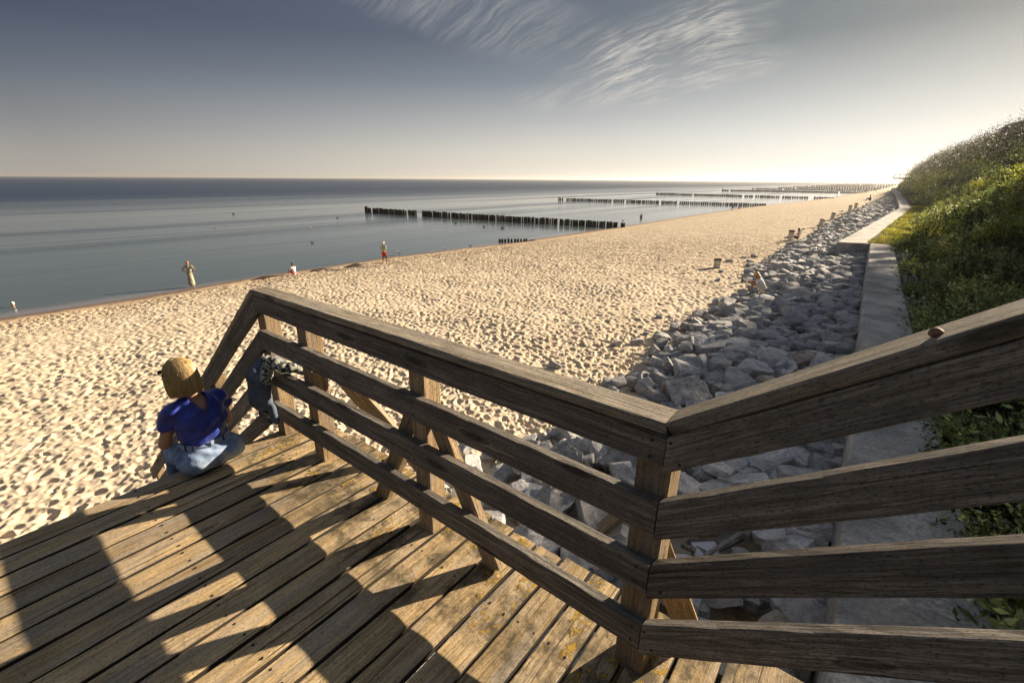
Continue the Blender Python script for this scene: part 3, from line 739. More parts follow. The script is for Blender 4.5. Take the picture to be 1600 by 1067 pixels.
def ellipsoid(mb, c, r, rot=None, n=16):
    M = Matrix.Translation(Vector(c)) @ (rot.to_matrix().to_4x4() if rot else Matrix.Identity(4)) @ Matrix.Diagonal((*r, 1))
    V = [M @ Vector((0, 0, -1))]; m = 9
    for i in range(1, m):
        a = -math.pi/2+math.pi*i/m
        for k_ in range(n): b = 2*math.pi*k_/n; V.append(M @ Vector((math.cos(a)*math.cos(b), math.cos(a)*math.sin(b), math.sin(a))))
    V.append(M @ Vector((0, 0, 1))); F = [(0, 1+(k_+1) % n, 1+k_) for k_ in range(n)]
    for i in range(m-2):
        for k_ in range(n): F.append((1+i*n+k_, 1+i*n+(k_+1) % n, 1+(i+1)*n+(k_+1) % n, 1+(i+1)*n+k_))
    F += [(1+(m-2)*n+k_, 1+(m-2)*n+(k_+1) % n, 1+(m-1)*n) for k_ in range(n)]
    mb.add(V, F)
def fuse(name, mb, voxel=.02, smooth=6, disp=None):
    me = mb.mesh(name); o = bpy.data.objects.new('tmp', me); COL.objects.link(o)
    m = o.modifiers.new('r', 'REMESH'); m.mode = 'VOXEL'; m.voxel_size = voxel; m.use_smooth_shade = True
    if smooth: s_ = o.modifiers.new('s', 'SMOOTH'); s_.iterations = smooth; s_.factor = .5
    bpy.context.view_layer.update(); dg = bpy.context.evaluated_depsgraph_get()
    out = bpy.data.meshes.new_from_object(o.evaluated_get(dg)); out.name = name
    bpy.data.objects.remove(o); bpy.data.meshes.remove(me)
    if disp:
        n = len(out.vertices); v = np.empty(n*3, np.float32); out.vertices.foreach_get('co', v); nn = np.empty(n*3, np.float32); out.vertices.foreach_get('normal', nn)
        v = v.reshape(-1, 3); v += nn.reshape(-1, 3)*disp(v)[:, None]; out.vertices.foreach_set('co', v.ravel()); out.update()
    out.polygons.foreach_set('use_smooth', [True]*len(out.polygons)); return out
def skin_mat(name, c):
    t = NT(name); f = t.noise(t.objcoord(), 25, 4); b = t.principled(t.ramp(f, [(.3, tuple(x*.9 for x in c)), (.7, c)]), .5, t.bump(f, .15, .002), .35)
    b.inputs['Subsurface Weight'].default_value = .08; b.inputs['Subsurface Scale'].default_value = .02; return t.mat
SKIN = skin_mat('skin', (.50,.29,.19)); SKIN_T = skin_mat('tanned_skin', (.36,.19,.11))
def cloth(name, c, sc=120, var=.12, rough=.9, spec=.15, sheen=0.):
    t = NT(name); p = t.objcoord(); f = t.noise(p, sc, 3); g = t.noise(p, 9, 4)
    b = t.principled(t.ramp(t.math('ADD', t.math('MULTIPLY', f, .4), t.math('MULTIPLY', g, .6)), [(.35, tuple(x*(1-var) for x in c)), (.65, tuple(x*(1+var) for x in c))]), rough, t.bump(t.math('ADD', t.math('MULTIPLY', g, 3), f), .35, .003), spec)
    if sheen: b.inputs['Sheen Weight'].default_value = sheen
    return t.mat
HAIR = {n: plain('hair_'+n, c, .45, .3, 60, .5, .4) for n, c in dict(blonde=(.50,.34,.15), red=(.36,.15,.06), white=(.62,.60,.56), dark=(.03,.022,.018), fair=(.55,.40,.20)).items()}

STAND = dict(pelvis=(0,0,.93), chest=(0,.0,1.30), neck=(0,-.01,1.47), head=(0,.02,1.61), shR=(.175,0,1.40), elR=(.21,-.02,1.12), haR=(.22,.06,.86), shL=(-.175,0,1.40), elL=(-.21,-.02,1.12), haL=(-.22,.06,.86),
             hipR=(.085,0,.90), knR=(.09,.03,.50), anR=(.09,-.01,.08), hipL=(-.085,0,.90), knL=(-.09,.03,.50), anL=(-.09,-.01,.08))
def person(label, loc, heading, J=None, sc=1.0, skin=None, hair='dark', hairlen=0, wear=(), vox=.017, hat=None, group=None):
    """wear: list of (part name, kind, colour). heading in degrees clockwise from +Y."""
    P = {k_: Vector(v) for k_, v in {**STAND, **(J or {})}.items()}; skin = skin or SKIN
    root = empty('person', loc, -R(heading)); root.scale = (sc, sc, sc); tag(root, label, 'person', group)
    mb = MB(); up = (P['neck']-P['chest']).normalized()
    sh = (P['shR']-P['shL']).normalized(); fw = up.cross(sh).normalized()*1.0
    hd = P['head']; hdir = (P['head']-P['neck']).normalized()
    q = Vector((0, 0, 1)).rotation_difference(hdir)
    ellipsoid(mb, hd, (.075, .093, .112), q); capsule(mb, P['neck'], .052, hd-hdir*.04, .05)
    fdir = q @ Vector((0, 1, 0))
    capsule(mb, hd+fdir*.086+hdir*.01, .012, hd+fdir*.104-hdir*.018, .015); capsule(mb, hd+fdir*.06-hdir*.085, .03, hd+fdir*.074-hdir*.08, .022)
    for s_ in (1, -1): ellipsoid(mb, hd+(q @ Vector((s_*.078, -.005, -.01))), (.014, .022, .032), q)
    capsule(mb, P['pelvis'], .118, P['chest'], .125, flat=(P['chest'], fw, .74)); capsule(mb, P['shL']*.92+P['chest']*.08, .058, P['shR']*.92+P['chest']*.08, .058)
    capsule(mb, P['chest']+up*.06, .085, P['neck'], .055)
    for s_ in 'RL':
        capsule(mb, P['sh'+s_], .050, P['el'+s_], .037); capsule(mb, P['el'+s_], .037, P['ha'+s_], .025)
        hd_ = (P['ha'+s_]-P['el'+s_]).normalized(); sd = hd_.orthogonal().normalized(); ha = P['ha'+s_]
        capsule(mb, ha, .026, ha+hd_*.07, .03, flat=(ha, sd.cross(hd_), .6))
        for i in range(4): capsule(mb, ha+hd_*.07+sd*(.024-.016*i), .0095, ha+hd_*(.135-.012*abs(i-1.3))+sd*(.028-.019*i)+sd.cross(hd_)*.02, .0085, 8)
        capsule(mb, ha+hd_*.02+sd*.022, .011, ha+hd_*.075+sd*.055, .0095, 8)
        capsule(mb, P['hip'+s_], .088, P['kn'+s_], .055); capsule(mb, P['kn'+s_], .053, P['an'+s_], .034)
        an = P['an'+s_]; kd = (an-P['kn'+s_]).normalized(); ft = (fw - kd*fw.dot(kd)); ft = (ft.normalized() if ft.length > .1 else Vector((0, 1, 0)))
        if P.get('foot'): ft = P['foot'].normalized()
        capsule(mb, an-ft*.03+kd*.035, .032, an+ft*.15+kd*.055, .026, flat=(an+kd*.04, kd, .75))
    obj('body', fuse('body', mb, vox, 3), skin, root)
    for nm, kind, colr in wear:
        mb = MB(); mat = colr if not isinstance(colr, tuple) else cloth(nm+'_fabric', colr)
        if kind in ('tee', 'shirt', 'tank', 'dress'):
            capsule(mb, P['pelvis']+up*.02, .135, P['chest'], .142, flat=(P['chest'], fw, .80)); capsule(mb, P['shL']*.95+P['chest']*.05-up*.01, .064, P['shR']*.95+P['chest']*.05-up*.01, .064)
            f_ = {'tee': .62, 'shirt': 1.0, 'tank': .12, 'dress': .45}[kind]
            for s_ in 'RL':
                capsule(mb, P['sh'+s_], .062, P['sh'+s_].lerp(P['el'+s_], f_), .056)
                if kind == 'shirt': capsule(mb, P['el'+s_], .05, P['el'+s_].lerp(P['ha'+s_], .85), .038)
        if kind == 'dress':
            kn = (P['anR']+P['anL'])/2+Vector((0, 0, .17)); capsule(mb, P['pelvis'], .15, kn, .20); 
        if kind in ('shorts', 'trousers', 'skirt', 'swim'):
            capsule(mb, P['pelvis']+up*.04, .132, (P['hipR']+P['hipL'])/2, .135, flat=(P['pelvis'], fw, .85))
            f_ = {'shorts': .62, 'trousers': 1, 'skirt': .5, 'swim': .1}[kind]
            for s_ in 'RL':
                capsule(mb, P['hip'+s_], .102, P['hip'+s_].lerp(P['kn'+s_], f_), .105-.028*f_)
                if kind == 'trousers': capsule(mb, P['kn'+s_], .068, P['kn'+s_].lerp(P['an'+s_], .92), .052)
        if kind == 'swim': capsule(mb, P['pelvis'], .130, P['chest'], .136, flat=(P['chest'], fw, .80))
        if kind == 'bag': capsule(mb, P['haR']+Vector((0, 0, -.12)), .09, P['haR']+Vector((0, 0, -.25)), .11, flat=(P['haR'], (1, 0, 0), .5))
        def wr(v): return .004*np.sin(v[:, 2]*38+v[:, 0]*21)+.004*np.sin(v[:, 0]*33+v[:, 2]*13+v[:, 1]*17)
        obj(nm, fuse(nm, mb, vox, 3, wr), mat, root)
    if hair:
        mb = MB(); ellipsoid(mb, hd-fdir*.020+hdir*.022, (.088, .100, .108), q)
        if hairlen: capsule(mb, hd-fdir*.055, .075, hd-fdir*.085-hdir*hairlen+Vector((0, 0, 0)), .05, flat=(hd-fdir*.06, fdir, .7)); 
        me = fuse('hair', mb, vox*.8, 2)
        obj('hair', me, HAIR[hair], root)
    if hat:
        mb = MB(); ellipsoid(mb, hd+hdir*.055, (.095, .105, .075), q); ellipsoid(mb, hd+fdir*.09+hdir*.045, (.07, .07, .012), q)
        obj('cap', fuse('cap', mb, vox*.8, 1), cloth('cap_fabric', hat), root)
    return root

def bzo(l, o): return float(beach_z(l, o))
# people by the water and on the sand
akimbo = dict(elR=(.36,-.10,1.17), haR=(.19,.0,1.02), elL=(-.36,-.10,1.17), haL=(-.19,.0,1.02))
p_ = S(-36.0, 8.9, -6.99)
person('woman in long sage green dress standing hands on hips at the water edge', p_, -20, akimbo, 1.0, SKIN_T, 'red', .10, [('dress', 'dress', (.36,.36,.25))])
sit = dict(pelvis=(0,0,.12), chest=(0,.07,.46), neck=(0,.10,.62), head=(0,.13,.76), shR=(.165,.07,.54), elR=(.22,.22,.34), haR=(.10,.40,.34), shL=(-.165,.07,.54), elL=(-.22,.22,.34), haL=(-.10,.40,.34),
           hipR=(.09,.03,.12), knR=(.13,.40,.36), anR=(.11,.58,.06), hipL=(-.09,.03,.12), knL=(-.13,.40,.36), anL=(-.11,.58,.06))
person('person in white shirt and pink shorts sitting on the sand by the water', S(-34.15, 15.0, bzo(-34.15, 15.)), -60, sit, .98, SKIN_T, 'dark', 0, [('shirt', 'shirt', (.72,.70,.76)), ('shorts', 'shorts', (.60,.10,.18))])
walk = dict(knR=(.09,.12,.50), anR=(.09,.17,.09), knL=(-.09,.0,.49), anL=(-.09,-.20,.13), haR=(.22,-.06,.85), haL=(-.22,.14,.88), elL=(-.22,.0,1.12), elR=(.21,-.08,1.13))
person('man in bright red shorts and pale green shirt walking along the shore', S(-31.65, 21.2, bzo(-31.65, 21.2)), 15, walk, 1.06, SKIN_T, 'white', 0, [('shirt', 'tee', (.42,.46,.38)), ('shorts', 'shorts', (.62,.035,.02)), ('bag', 'bag', (.05,.06,.05))], hat=(.68,.66,.60))
person('woman in dark swimsuit walking beside the end of the nearest groyne', S(-34.9, 74.0, -6.98), 200, walk, 1.0, SKIN_T, 'dark', .05, [('swimsuit', 'swim', (.03,.02,.035))])
person('walker in blue jacket, left of the pair beyond the second groyne', S(-34.2, 122.2, bzo(-34.2, 122.2)), 30, walk, 1.05, SKIN, 'dark', 0, [('jacket', 'shirt', (.07,.16,.42)), ('trousers', 'trousers', (.09,.13,.26))], vox=.025)
person('walker in grey-blue top, right of the pair beyond the second groyne', S(-33.4, 124.8, bzo(-33.4, 124.8)), 30, walk, 1.0, SKIN, 'dark', 0, [('top', 'shirt', (.20,.20,.30)), ('trousers', 'trousers', (.22,.16,.13))], vox=.025)
person('far walker in dark clothes by the distant waterline', S(-33.6, 300, -6.95), 30, walk, 1.1, SKIN, 'dark', 0, [('top', 'shirt', (.04,.05,.08)), ('trousers', 'trousers', (.04,.04,.05))], vox=.03)
crouch = dict(pelvis=(0,0,.14), chest=(0,.17,.43), neck=(0,.27,.56), head=(0,.36,.67), shR=(.155,.19,.50), elR=(.20,.34,.30), haR=(.08,.60,.36), shL=(-.155,.19,.50), elL=(-.20,.36,.30), haL=(-.08,.62,.34),
              hipR=(.09,.04,.13), knR=(.12,.40,.34), anR=(.10,.46,.0), hipL=(-.09,.04,.13), knL=(-.12,.42,.32), anL=(-.10,.50,.0))
person('blonde girl in white t-shirt sitting bent forward on the rocks', S(-4.45, 22.6, -4.70), -62, crouch, 1.08, SKIN_T, 'fair', .16, [('shirt', 'tee', (.80,.80,.84)), ('shorts', 'shorts', (.70,.64,.54))])
lean = dict(pelvis=(0,0,.12), chest=(0,-.06,.48), neck=(0,-.05,.63), head=(0,.03,.77), shR=(.165,-.06,.56), elR=(.2,.08,.36), haR=(.08,.30,.44), shL=(-.165,-.06,.56), elL=(-.2,.08,.36), haL=(-.08,.30,.44),
            hipR=(.09,.03,.11), knR=(.12,.46,.28), anR=(.10,.86,.06), hipL=(-.09,.03,.11), knL=(-.11,.48,.20), anL=(-.10,.90,.05))
person('dark-haired man in pale pink shirt sitting beside the tall litter bin', S(-7.75, 49.3, bzo(-7.75, 49.3)+.08), -70, lean, 1.12, SKIN_T, 'dark', 0, [('shirt', 'tee', (.66,.55,.54)), ('trousers', 'trousers', (.05,.04,.05))])
person('far person in dark clothes sitting where sand meets the rocks', S(-11.2, 176, bzo(-11.2, 176)), -60, sit, 1.9, SKIN_T, 'dark', 0, [('top', 'shirt', (.03,.03,.05)), ('trousers', 'trousers', (.03,.04,.04))], vox=.03)
person('bather in pale cap low in the water at the left edge', S(-37.6, .6, -7.59), -60, dict(sit, elR=(.19,.06,.28), haR=(.16,.26,.16), elL=(-.19,.06,.28), haL=(-.16,.26,.16), knR=(.13,.42,.20), knL=(-.13,.42,.20)), 1.0, SKIN_T, 'white', 0, [('swimsuit', 'swim', (.10,.08,.09))], hat=(.75,.73,.68))

# ---------------------------------------------------------------- the woman on the landing edge
def seated_woman():
    root = empty('person', Rr(-3.045, .755, DECK_Z), -R(38.2)+math.pi/2); root.rotation_euler.z = 0
    # local axes: x = across (towards the rail), y = seaward, z = up
    x = Vector((RO[0], RO[1], 0)); y = Vector((-RL[0], -RL[1], 0)); z = Vector((0, 0, 1))
    m = Matrix((x, y, z)).transposed().to_4x4(); m.translation = Rr(-3.065, .785, DECK_Z)
    root.matrix_basis = m @ Matrix.Rotation(R(7), 4, 'Z') @ Matrix.Diagonal((.87, .89, .89, 1))
    tag(root, 'blonde woman in royal blue blouse and pale jeans sitting on the landing edge', 'person')
    vox = .011
    # bare body
    mb = MB(); hd = Vector((-.035, .115, .684))
    q = Quaternion((1, 0, 0), -R(12)) @ Quaternion((0, 0, 1), R(16))
    ellipsoid(mb, hd, (.076, .095, .112), q); capsule(mb, (0, .075, .49), .056, (-.025, .095, .63), .050)
    f = q @ Vector((0, 1, 0)); u = q @ Vector((0, 0, 1))
    capsule(mb, hd+f*.088+u*.012, .011, hd+f*.108-u*.018, .015); capsule(mb, hd+f*.065-u*.09, .03, hd+f*.077-u*.086, .022)
    capsule(mb, hd+f*.088-u*.047-q@Vector((.018,0,0)), .008, hd+f*.088-u*.047+q@Vector((.018,0,0)), .008)
    for s_ in (1, -1): ellipsoid(mb, hd+(q @ Vector((s_*.079, -.005, -.008))), (.013, .022, .032), q)
    capsule(mb, (0, .03, .14), .13, (0, .05, .34), .11, flat=((0, .04, .3), (0, 1, 0), .78)); capsule(mb, (0, .05, .34), .11, (0, .065, .43), .105, flat=((0, .05, .4), (0, 1, 0), .78))
    capsule(mb, (-.125, .068, .468), .034, (.125, .068, .468), .034); capsule(mb, (0, .06, .44), .085, (0, .075, .52), .052)
    for s_ in (1, -1):
        el = Vector((s_*.215, .15, .225)); sh = Vector((s_*.165, .07, .462)); ha = Vector((s_*.08, .38, .13))
        capsule(mb, sh, .036, el, .040); capsule(mb, el, .039, ha, .026)
        d = (ha-el).normalized(); sd = Vector((-s_*d.y, s_*d.x, 0)).normalized()
        capsule(mb, ha, .026, ha+d*.065, .031, flat=(ha, (0, 0, 1), .6))
        for i in range(4):
            b0 = ha+d*.065+sd*(.024-.016*i); b1 = b0+d*(.042-.004*abs(i-1.2))+Vector((0, 0, -.004)); b2 = b1+d*.022+Vector((0, 0, -.030))
            capsule(mb, b0, .0092, b1, .0086, 8); capsule(mb, b1, .0086, b2, .0076, 8)
        capsule(mb, ha+d*.015+sd*.024, .0115, ha+d*.06+sd*.055, .0095, 8)
        kn = Vector((s_*.095, .37, .025)); an = Vector((s_*.10, .46, -.335))
        capsule(mb, (s_*.09, .05, .10), .095, kn, .060); capsule(mb, kn, .056, an, .036); capsule(mb, an+Vector((0, -.03, -.045)), .033, an+Vector((s_*.02, .16, -.05)), .026)
    obj('body', fuse('body', mb, .0085, 3), SKIN, root)
    # jeans
    t = NT('pale_denim'); c = t.objcoord(); tw = t.noise(t.scale(c, (260, 260, 900)), 1., 2); g = t.noise(c, 11, 5, .6); g2 = t.noise(c, 3.5, 3)
    col = t.ramp(t.math('ADD', t.math('MULTIPLY', g, .5), t.math('ADD', t.math('MULTIPLY', tw, .15), t.math('MULTIPLY', g2, .35))), [(.40, (.15,.22,.36)), (.5, (.25,.34,.51)), (.60, (.44,.53,.66))])
    t.principled(col, .92, t.bump(t.math('ADD', tw, t.math('MULTIPLY', g, 4)), .5, .003), .15); DEN = t.mat
    mb = MB()
    ellipsoid(mb, (0, .020, .105), (.205, .158, .112)); ellipsoid(mb, (.100, .010, .092), (.128, .150, .095)); ellipsoid(mb, (-.100, .010, .092), (.128, .150, .095))
    capsule(mb, (-.075, .042, .150), .094, (.075, .042, .150), .094); capsule(mb, (-.06, .044, .19), .080, (.06, .044, .19), .080)
    for s_ in (1, -1):
        capsule(mb, (s_*.105, .06, .098), .100, (s_*.098, .37, .020), .074); capsule(mb, (s_*.098, .37, .018), .072, (s_*.10, .45, -.25), .056)
    def wr(v):
        x, y, z = v[:, 0], v[:, 1], v[:, 2]
        return .0028*np.sin(z*60+np.abs(x)*35+y*9)+.0022*np.sin(x*55+z*21+y*40)+.0018*np.sin(z*110-np.abs(x)*60)+.003*np.exp(-((np.abs(x)-.07)/.02)**2)*(z < .16)*(z > .07)*(y < -.05)
    jn = obj('jeans', fuse('jeans', mb, vox, 9, wr), DEN, root)
    # waistband with belt loops
    mb = MB(); n = 48; V = []; F = []
    def wb(a, zz, off): 
        return Vector((math.cos(a)*(.158+off), .042+math.sin(a)*(.112+off), zz+.006*math.sin(a)))
    ring = [(.226, -.008), (.228, -.001), (.192, .008), (.188, -.004)]
    for i in range(n):
        a = 2*math.pi*i/n
        for zz, of in ring: V.append(wb(a, zz, of))
    for i in range(n):
        for j in range(4): F.append((i*4+j, ((i+1) % n)*4+j, ((i+1) % n)*4+(j+1) % 4, i*4+(j+1) % 4))
    mb.add(V, F); LD = cloth('light_denim', (.29,.37,.50), 200, .15); obj('waistband', mb.mesh('waistband', True), LD, root); LOOP = cloth('navy_loop', (.05,.06,.11))
    for a in (-100, -66, -138, -20, -160):
        a = R(a); p = wb(a, .208, .007); tdir = Vector((-math.sin(a), math.cos(a), 0)); M = Matrix((tdir, Vector((math.cos(a), math.sin(a), 0)), Vector((0, 0, 1)))).transposed().to_4x4(); M.translation = p
        m2 = MB(); m2.box((-.005, -.003, -.023), (.005, .003, .023), M=M); obj('belt_loop', m2.mesh('belt_loop'), LOOP, root)
    # blouse
    t = NT('royal_blue_satin'); c = t.objcoord(); g = t.noise(c, 14, 4, .6); w2 = t.noise(t.scale(c, (1., 1., .45)), 20, 4, .55, dist=.6)
    b = t.principled(t.ramp(g, [(.35, (.012,.026,.22)), (.65, (.026,.055,.38))]), .40, t.bump(t.math('ADD', w2, g), .45, .010), .45); b.inputs['Sheen Weight'].default_value = .15
    mb = MB()
    capsule(mb, (0, .045, .27), .160, (0, .047, .33), .156, flat=((0, .045, .3), (0, 1, 0), .78)); capsule(mb, (-.035, .047, .34), .140, (-.035, .064, .415), .130, flat=((0, .055, .4), (0, 1, 0), .86)); capsule(mb, (.035, .047, .34), .140, (.035, .064, .415), .130, flat=((0, .055, .4), (0, 1, 0), .86))
    capsule(mb, (-.130, .068, .462), .064, (.130, .068, .462), .064); capsule(mb, (-.06, .07, .492), .054, (.06, .07, .492), .054)
    for s_ in (1, -1): capsule(mb, (s_*.145, .070, .465), .062, (s_*.190, .105, .390), .060, flat=((s_*.16, .09, .4), (.3, -.3, 1), 1.0))
    def wr2(v):
        x, y, z = v[:, 0], v[:, 1], v[:, 2]; d = z*24+np.abs(x)*38
        return .0060*np.sin(d+y*15)*np.clip((.5-z)*3, .2, 1)+.0042*np.sin(z*57-x*31)+.0025*np.sin(x*47+z*33+y*20)+.003*np.sin(x*18-z*44+2)
    me = fuse('blouse', mb, .0075, 4, wr2)
    bm = bmesh.new(); bm.from_mesh(me)
    kill = []
    for fc in bm.faces:
        c_ = fc.calc_center_median()
        if c_.z < .208+.012*math.sin(c_.x*22): kill.append(fc)
        elif c_.y < .085 and c_.z > .432 and abs(c_.x-.004) < (c_.z-.432)*.55: kill.append(fc)       # V at the back
        elif c_.z > .520 and abs(c_.x) < .056: kill.append(fc)
    bmesh.ops.delete(bm, geom=kill, context='FACES')
    for _ in range(4): bmesh.ops.smooth_vert(bm, verts=[v for v in bm.verts if v.is_boundary], factor=.5)
    geom = [e for e in bm.edges if e.is_boundary]; ret = bmesh.ops.extrude_edge_only(bm, edges=geom)
    for v in [v for v in ret['geom'] if isinstance(v, bmesh.types.BMVert)]: v.co += (Vector((0, .06, .34))-v.co).normalized()*.012
    bm.to_mesh(me); bm.free(); me.polygons.foreach_set('use_smooth', [True]*len(me.polygons))
    obj('blouse', me, t.mat, root)
    # bobbed hair: an inner mass plus combed strands
    t = NT('golden_hair'); c = t.objcoord(); s1 = t.n('ShaderNodeNewGeometry').outputs['Random Per Island']; r1 = t.noise(c, 14, 3)
    b = t.principled(t.ramp(t.math('ADD', t.math('MULTIPLY', s1, .6), t.math('MULTIPLY', r1, .4)), [(.22, (.20,.125,.045)), (.5, (.50,.345,.14)), (.78, (.80,.60,.30))]), .38, None, .5); GH = t.mat
    mb = MB(); ellipsoid(mb, hd-f*.012+u*.010, (.088, .098, .108), q); ellipsoid(mb, hd-f*.030-u*.045, (.092, .080, .074), q)
    for s_ in (1, -1): ellipsoid(mb, hd+(q@Vector((s_*.060, -.010, -.050))), (.036, .060, .070), q)
    hm = obj('hair', fuse('hair', mb, .009, 4), GH, root)
    mb = MB(); r = random.Random(3)
    # silhouette of the bob: (distance out, height) from the crown whorl to the turned-in ends
    prof_ = [(.003, .126), (.045, .119), (.080, .090), (.100, .045), (.106, -.01), (.109, -.068), (.101, -.132)]
    for i in range(3200):
        a = r.uniform(R(-240), R(60)); pts = []; st0 = r.choice((0, 0, 0, 0, .4, .8)); len_ = r.uniform(.93, 1.0); lay = r.uniform(-.004, .0015); a2 = a+r.gauss(0, .03)
        for k_ in range(8):
            s_ = st0+(6*len_-st0)*k_/7; s_ = min(5.999, max(0, s_)); j = int(s_); fr_ = s_-j; rr_ = prof_[j][0]*(1-fr_)+prof_[j+1][0]*fr_; hh_ = prof_[j][1]*(1-fr_)+prof_[j+1][1]*fr_
            aa = a+(a2-a)*k_/7+.03*math.sin(s_*1.7+i); side = Vector((math.cos(aa)*.95, math.sin(aa)*1.04, 0))
            pts.append(hd-f*.012+(q@side)*(rr_+lay)+u*hh_+Vector((r.gauss(0, .0008),)*3))
        mb.tube(pts, [.0007+.0011*math.sin(math.pi*min(1, .1+.86*k_/7)) for k_ in range(8)], 3, cap=False)
    obj('strands', mb.mesh('strands', True), GH, hm)
    # sunglasses pushed up over the left temple
    mb = MB(); mb.tube([hd+(q@Vector((-.092, .06, .045))), hd+(q@Vector((-.102, .03, .040))), hd+(q@Vector((-.106, .0, .032)))], .003, 6)
    ellipsoid(mb, hd+(q@Vector((-.076, .060, .056))), (.020, .008, .014), q, 10)
    obj('sunglasses', mb.mesh('sunglasses', True), plain('black_acetate', (.01,.01,.012), .25, .1, 20, .05, .5), root)
    # shoes
    for s_ in (1, -1):
        mb = MB(); an = Vector((s_*.10, .46, -.335)); capsule(mb, an+Vector((0, -.035, -.04)), .042, an+Vector((s_*.02, .17, -.045)), .034, flat=(an+Vector((0, 0, -.05)), (0, 0, 1), .8))
        obj('shoe', fuse('shoe', mb, .012, 2), cloth('canvas_shoe', (.6,.58,.55)), root)
seated_woman()

# ---------------------------------------------------------------- jacket hung over the third rail
def jacket():
    root = empty('jacket', Rr(-3.0, 1.2, DECK_Z+.55), -R(38.2)); tag(root, 'crumpled navy denim jacket with patterned lining hanging over the rail', 'jacket')
    B = (-3.0, 1.2, .55)
    def L(l, o, h): return Vector((l-B[0], o-B[1], h-B[2]))
    def cr(a, s):
        def f_(v):
            x, y, z = v[:, 0]*s, v[:, 1]*s, v[:, 2]*s
            return a*(np.sin(x*9+z*14+1)+np.sin(x*17-z*8+y*11)+.7*np.sin(z*27+x*23+2)+.6*np.sin(x*41+y*33-z*19))
        return f_
    mb = MB(); capsule(mb, L(-3.0, 1.17, .60), .050, L(-3.02, 1.12, .50), .075); capsule(mb, L(-3.05, 1.12, .50), .070, L(-3.05, 1.10, .36), .088, flat=(L(-3.0, 1.12, .4), (0, 1, 0), .62))
    capsule(mb, L(-2.96, 1.12, .50), .066, L(-2.97, 1.11, .37), .080, flat=(L(-3.0, 1.12, .4), (0, 1, 0), .62)); capsule(mb, L(-3.08, 1.12, .45), .05, L(-3.10, 1.11, .30), .055, flat=(L(-3.0, 1.12, .4), (0, 1, 0), .62))
    capsule(mb, L(-3.0, 1.22, .60), .045, L(-3.0, 1.30, .50), .045)
    obj('shell', fuse('shell', mb, .007, 2, cr(.0042, 1.5)), cloth('navy_denim', (.095,.12,.17), 160, .45, .9, .2), root)
    t = NT('patterned_lining'); p = t.objcoord(); a = t.noise(p, 26, 2, .4, dist=1.2)
    t.principled(t.ramp(a, [(.40, (.035,.042,.055)), (.46, (.30,.32,.27)), (.55, (.50,.49,.40)), (.60, (.05,.055,.07))], 'CONSTANT'), .85, t.bump(a, .3, .004), .2)
    mb = MB(); capsule(mb, L(-2.97, 1.19, .625), .048, L(-2.83, 1.21, .60), .044, flat=(L(-2.9, 1.2, .6), (0, 0, 1), .8)); capsule(mb, L(-2.92, 1.15, .60), .036, L(-2.90, 1.13, .52), .034); capsule(mb, L(-2.80, 1.24, .60), .03, L(-2.76, 1.30, .56), .028)
    obj('lining', fuse('lining', mb, .006, 1, cr(.0042, 2.2)), t.mat, root)
    for (a, b, c, m_) in ((L(-3.075, 1.12, .32), L(-3.06, 1.13, .22), L(-3.07, 1.14, .14), 0), (L(-2.99, 1.12, .33), L(-2.965, 1.125, .24), L(-2.975, 1.13, .17), 1), (L(-2.92, 1.125, .33), L(-2.90, 1.13, .26), L(-2.885, 1.14, .20), 0)):
        mb = MB(); capsule(mb, a, .038, b, .032, flat=(a, (0, 1, 0), .7)); capsule(mb, b, .030, b.lerp(c, .6), .026, flat=(b, (0, 1, 0), .7))
        obj('sleeve', fuse('sleeve', mb, .006, 1, cr(.0035, 2.)), t.mat if m_ else bpy.data.materials['navy_denim'], root)
    mb = MB(); capsule(mb, L(-3.0, 1.098, .555), .016, L(-2.975, 1.098, .575), .016, flat=(L(-3.0, 1.098, .56), (0, 1, 0), .35)); obj('label_patch', mb.mesh('label_patch', True), cloth('white_label', (.62,.64,.75)), root)
jacket()
# ---------------------------------------------------------------- GROYNES
M_PILE = plain('wet_black_oak_pile', (.022,.019,.016), .65, .5, 12, .9, .35, .03)
def groyne(l0_, o0_, l1_, o1_, pitch, label, parts, rad=.17, hgt=.95, seed=1, gaps=(), top=None):
    root = empty('groyne', S(l1_, o1_, -7.0)); tag(root, label, 'groyne', 'timber pile groynes running out into the sea')
    r = random.Random(seed); L = math.hypot(l1_-l0_, o1_-o0_); n = int(L/pitch); rest = MB(); pts = []
    for i in range(n):
        f = (i+.5)/n
        if any(a < f < b for a, b in gaps) or r.random() < .03: continue
        l = l0_+(l1_-l0_)*f+r.gauss(0, .03); o = o0_+(o1_-o0_)*f+r.gauss(0, .05)
        h = hgt*(1.06-.18*f)*r.uniform(.90, 1.08)
        if f < .012: h *= 1.25
        pts.append((l, o, h, f))
    # the shore end shows largest
    order = sorted(range(len(pts)), key=lambda i: -S(pts[i][0], pts[i][1]).length); near = set(order[-parts:]) if parts else set()
    for i, (l, o, h, f) in enumerate(pts):
        base = S(l, o, 0)-S(l1_, o1_, 0); mb = MB() if i in near else rest; rr = rad*r.uniform(.85, 1.12); tl = Vector((r.gauss(0, .03), r.gauss(0, .03), 0))
        z0 = -1.2
        mb.tube([base+Vector((0, 0, z0)), base+tl*.5+Vector((0, 0, h*.6)), base+tl+Vector((0, 0, h*.96)), base+tl+Vector((0, 0, h))], [rr*1.04, rr, rr*.95, rr*.72], 9)
        if i in near: obj('pile', mb.mesh('pile'), M_PILE, root)
    if rest.v:
        ob = obj('pile_row', rest.mesh('pile_row'), M_PILE, root)
        if parts: ob['kind'] = 'stuff'
    return root
groyne(-91, 57.2, -33.4, 65.6, .385, 'nearest long dark groyne of tarred piles standing out of the calm sea', 100, .188, .95, 1, ((.268, .281), (.05, .056)))
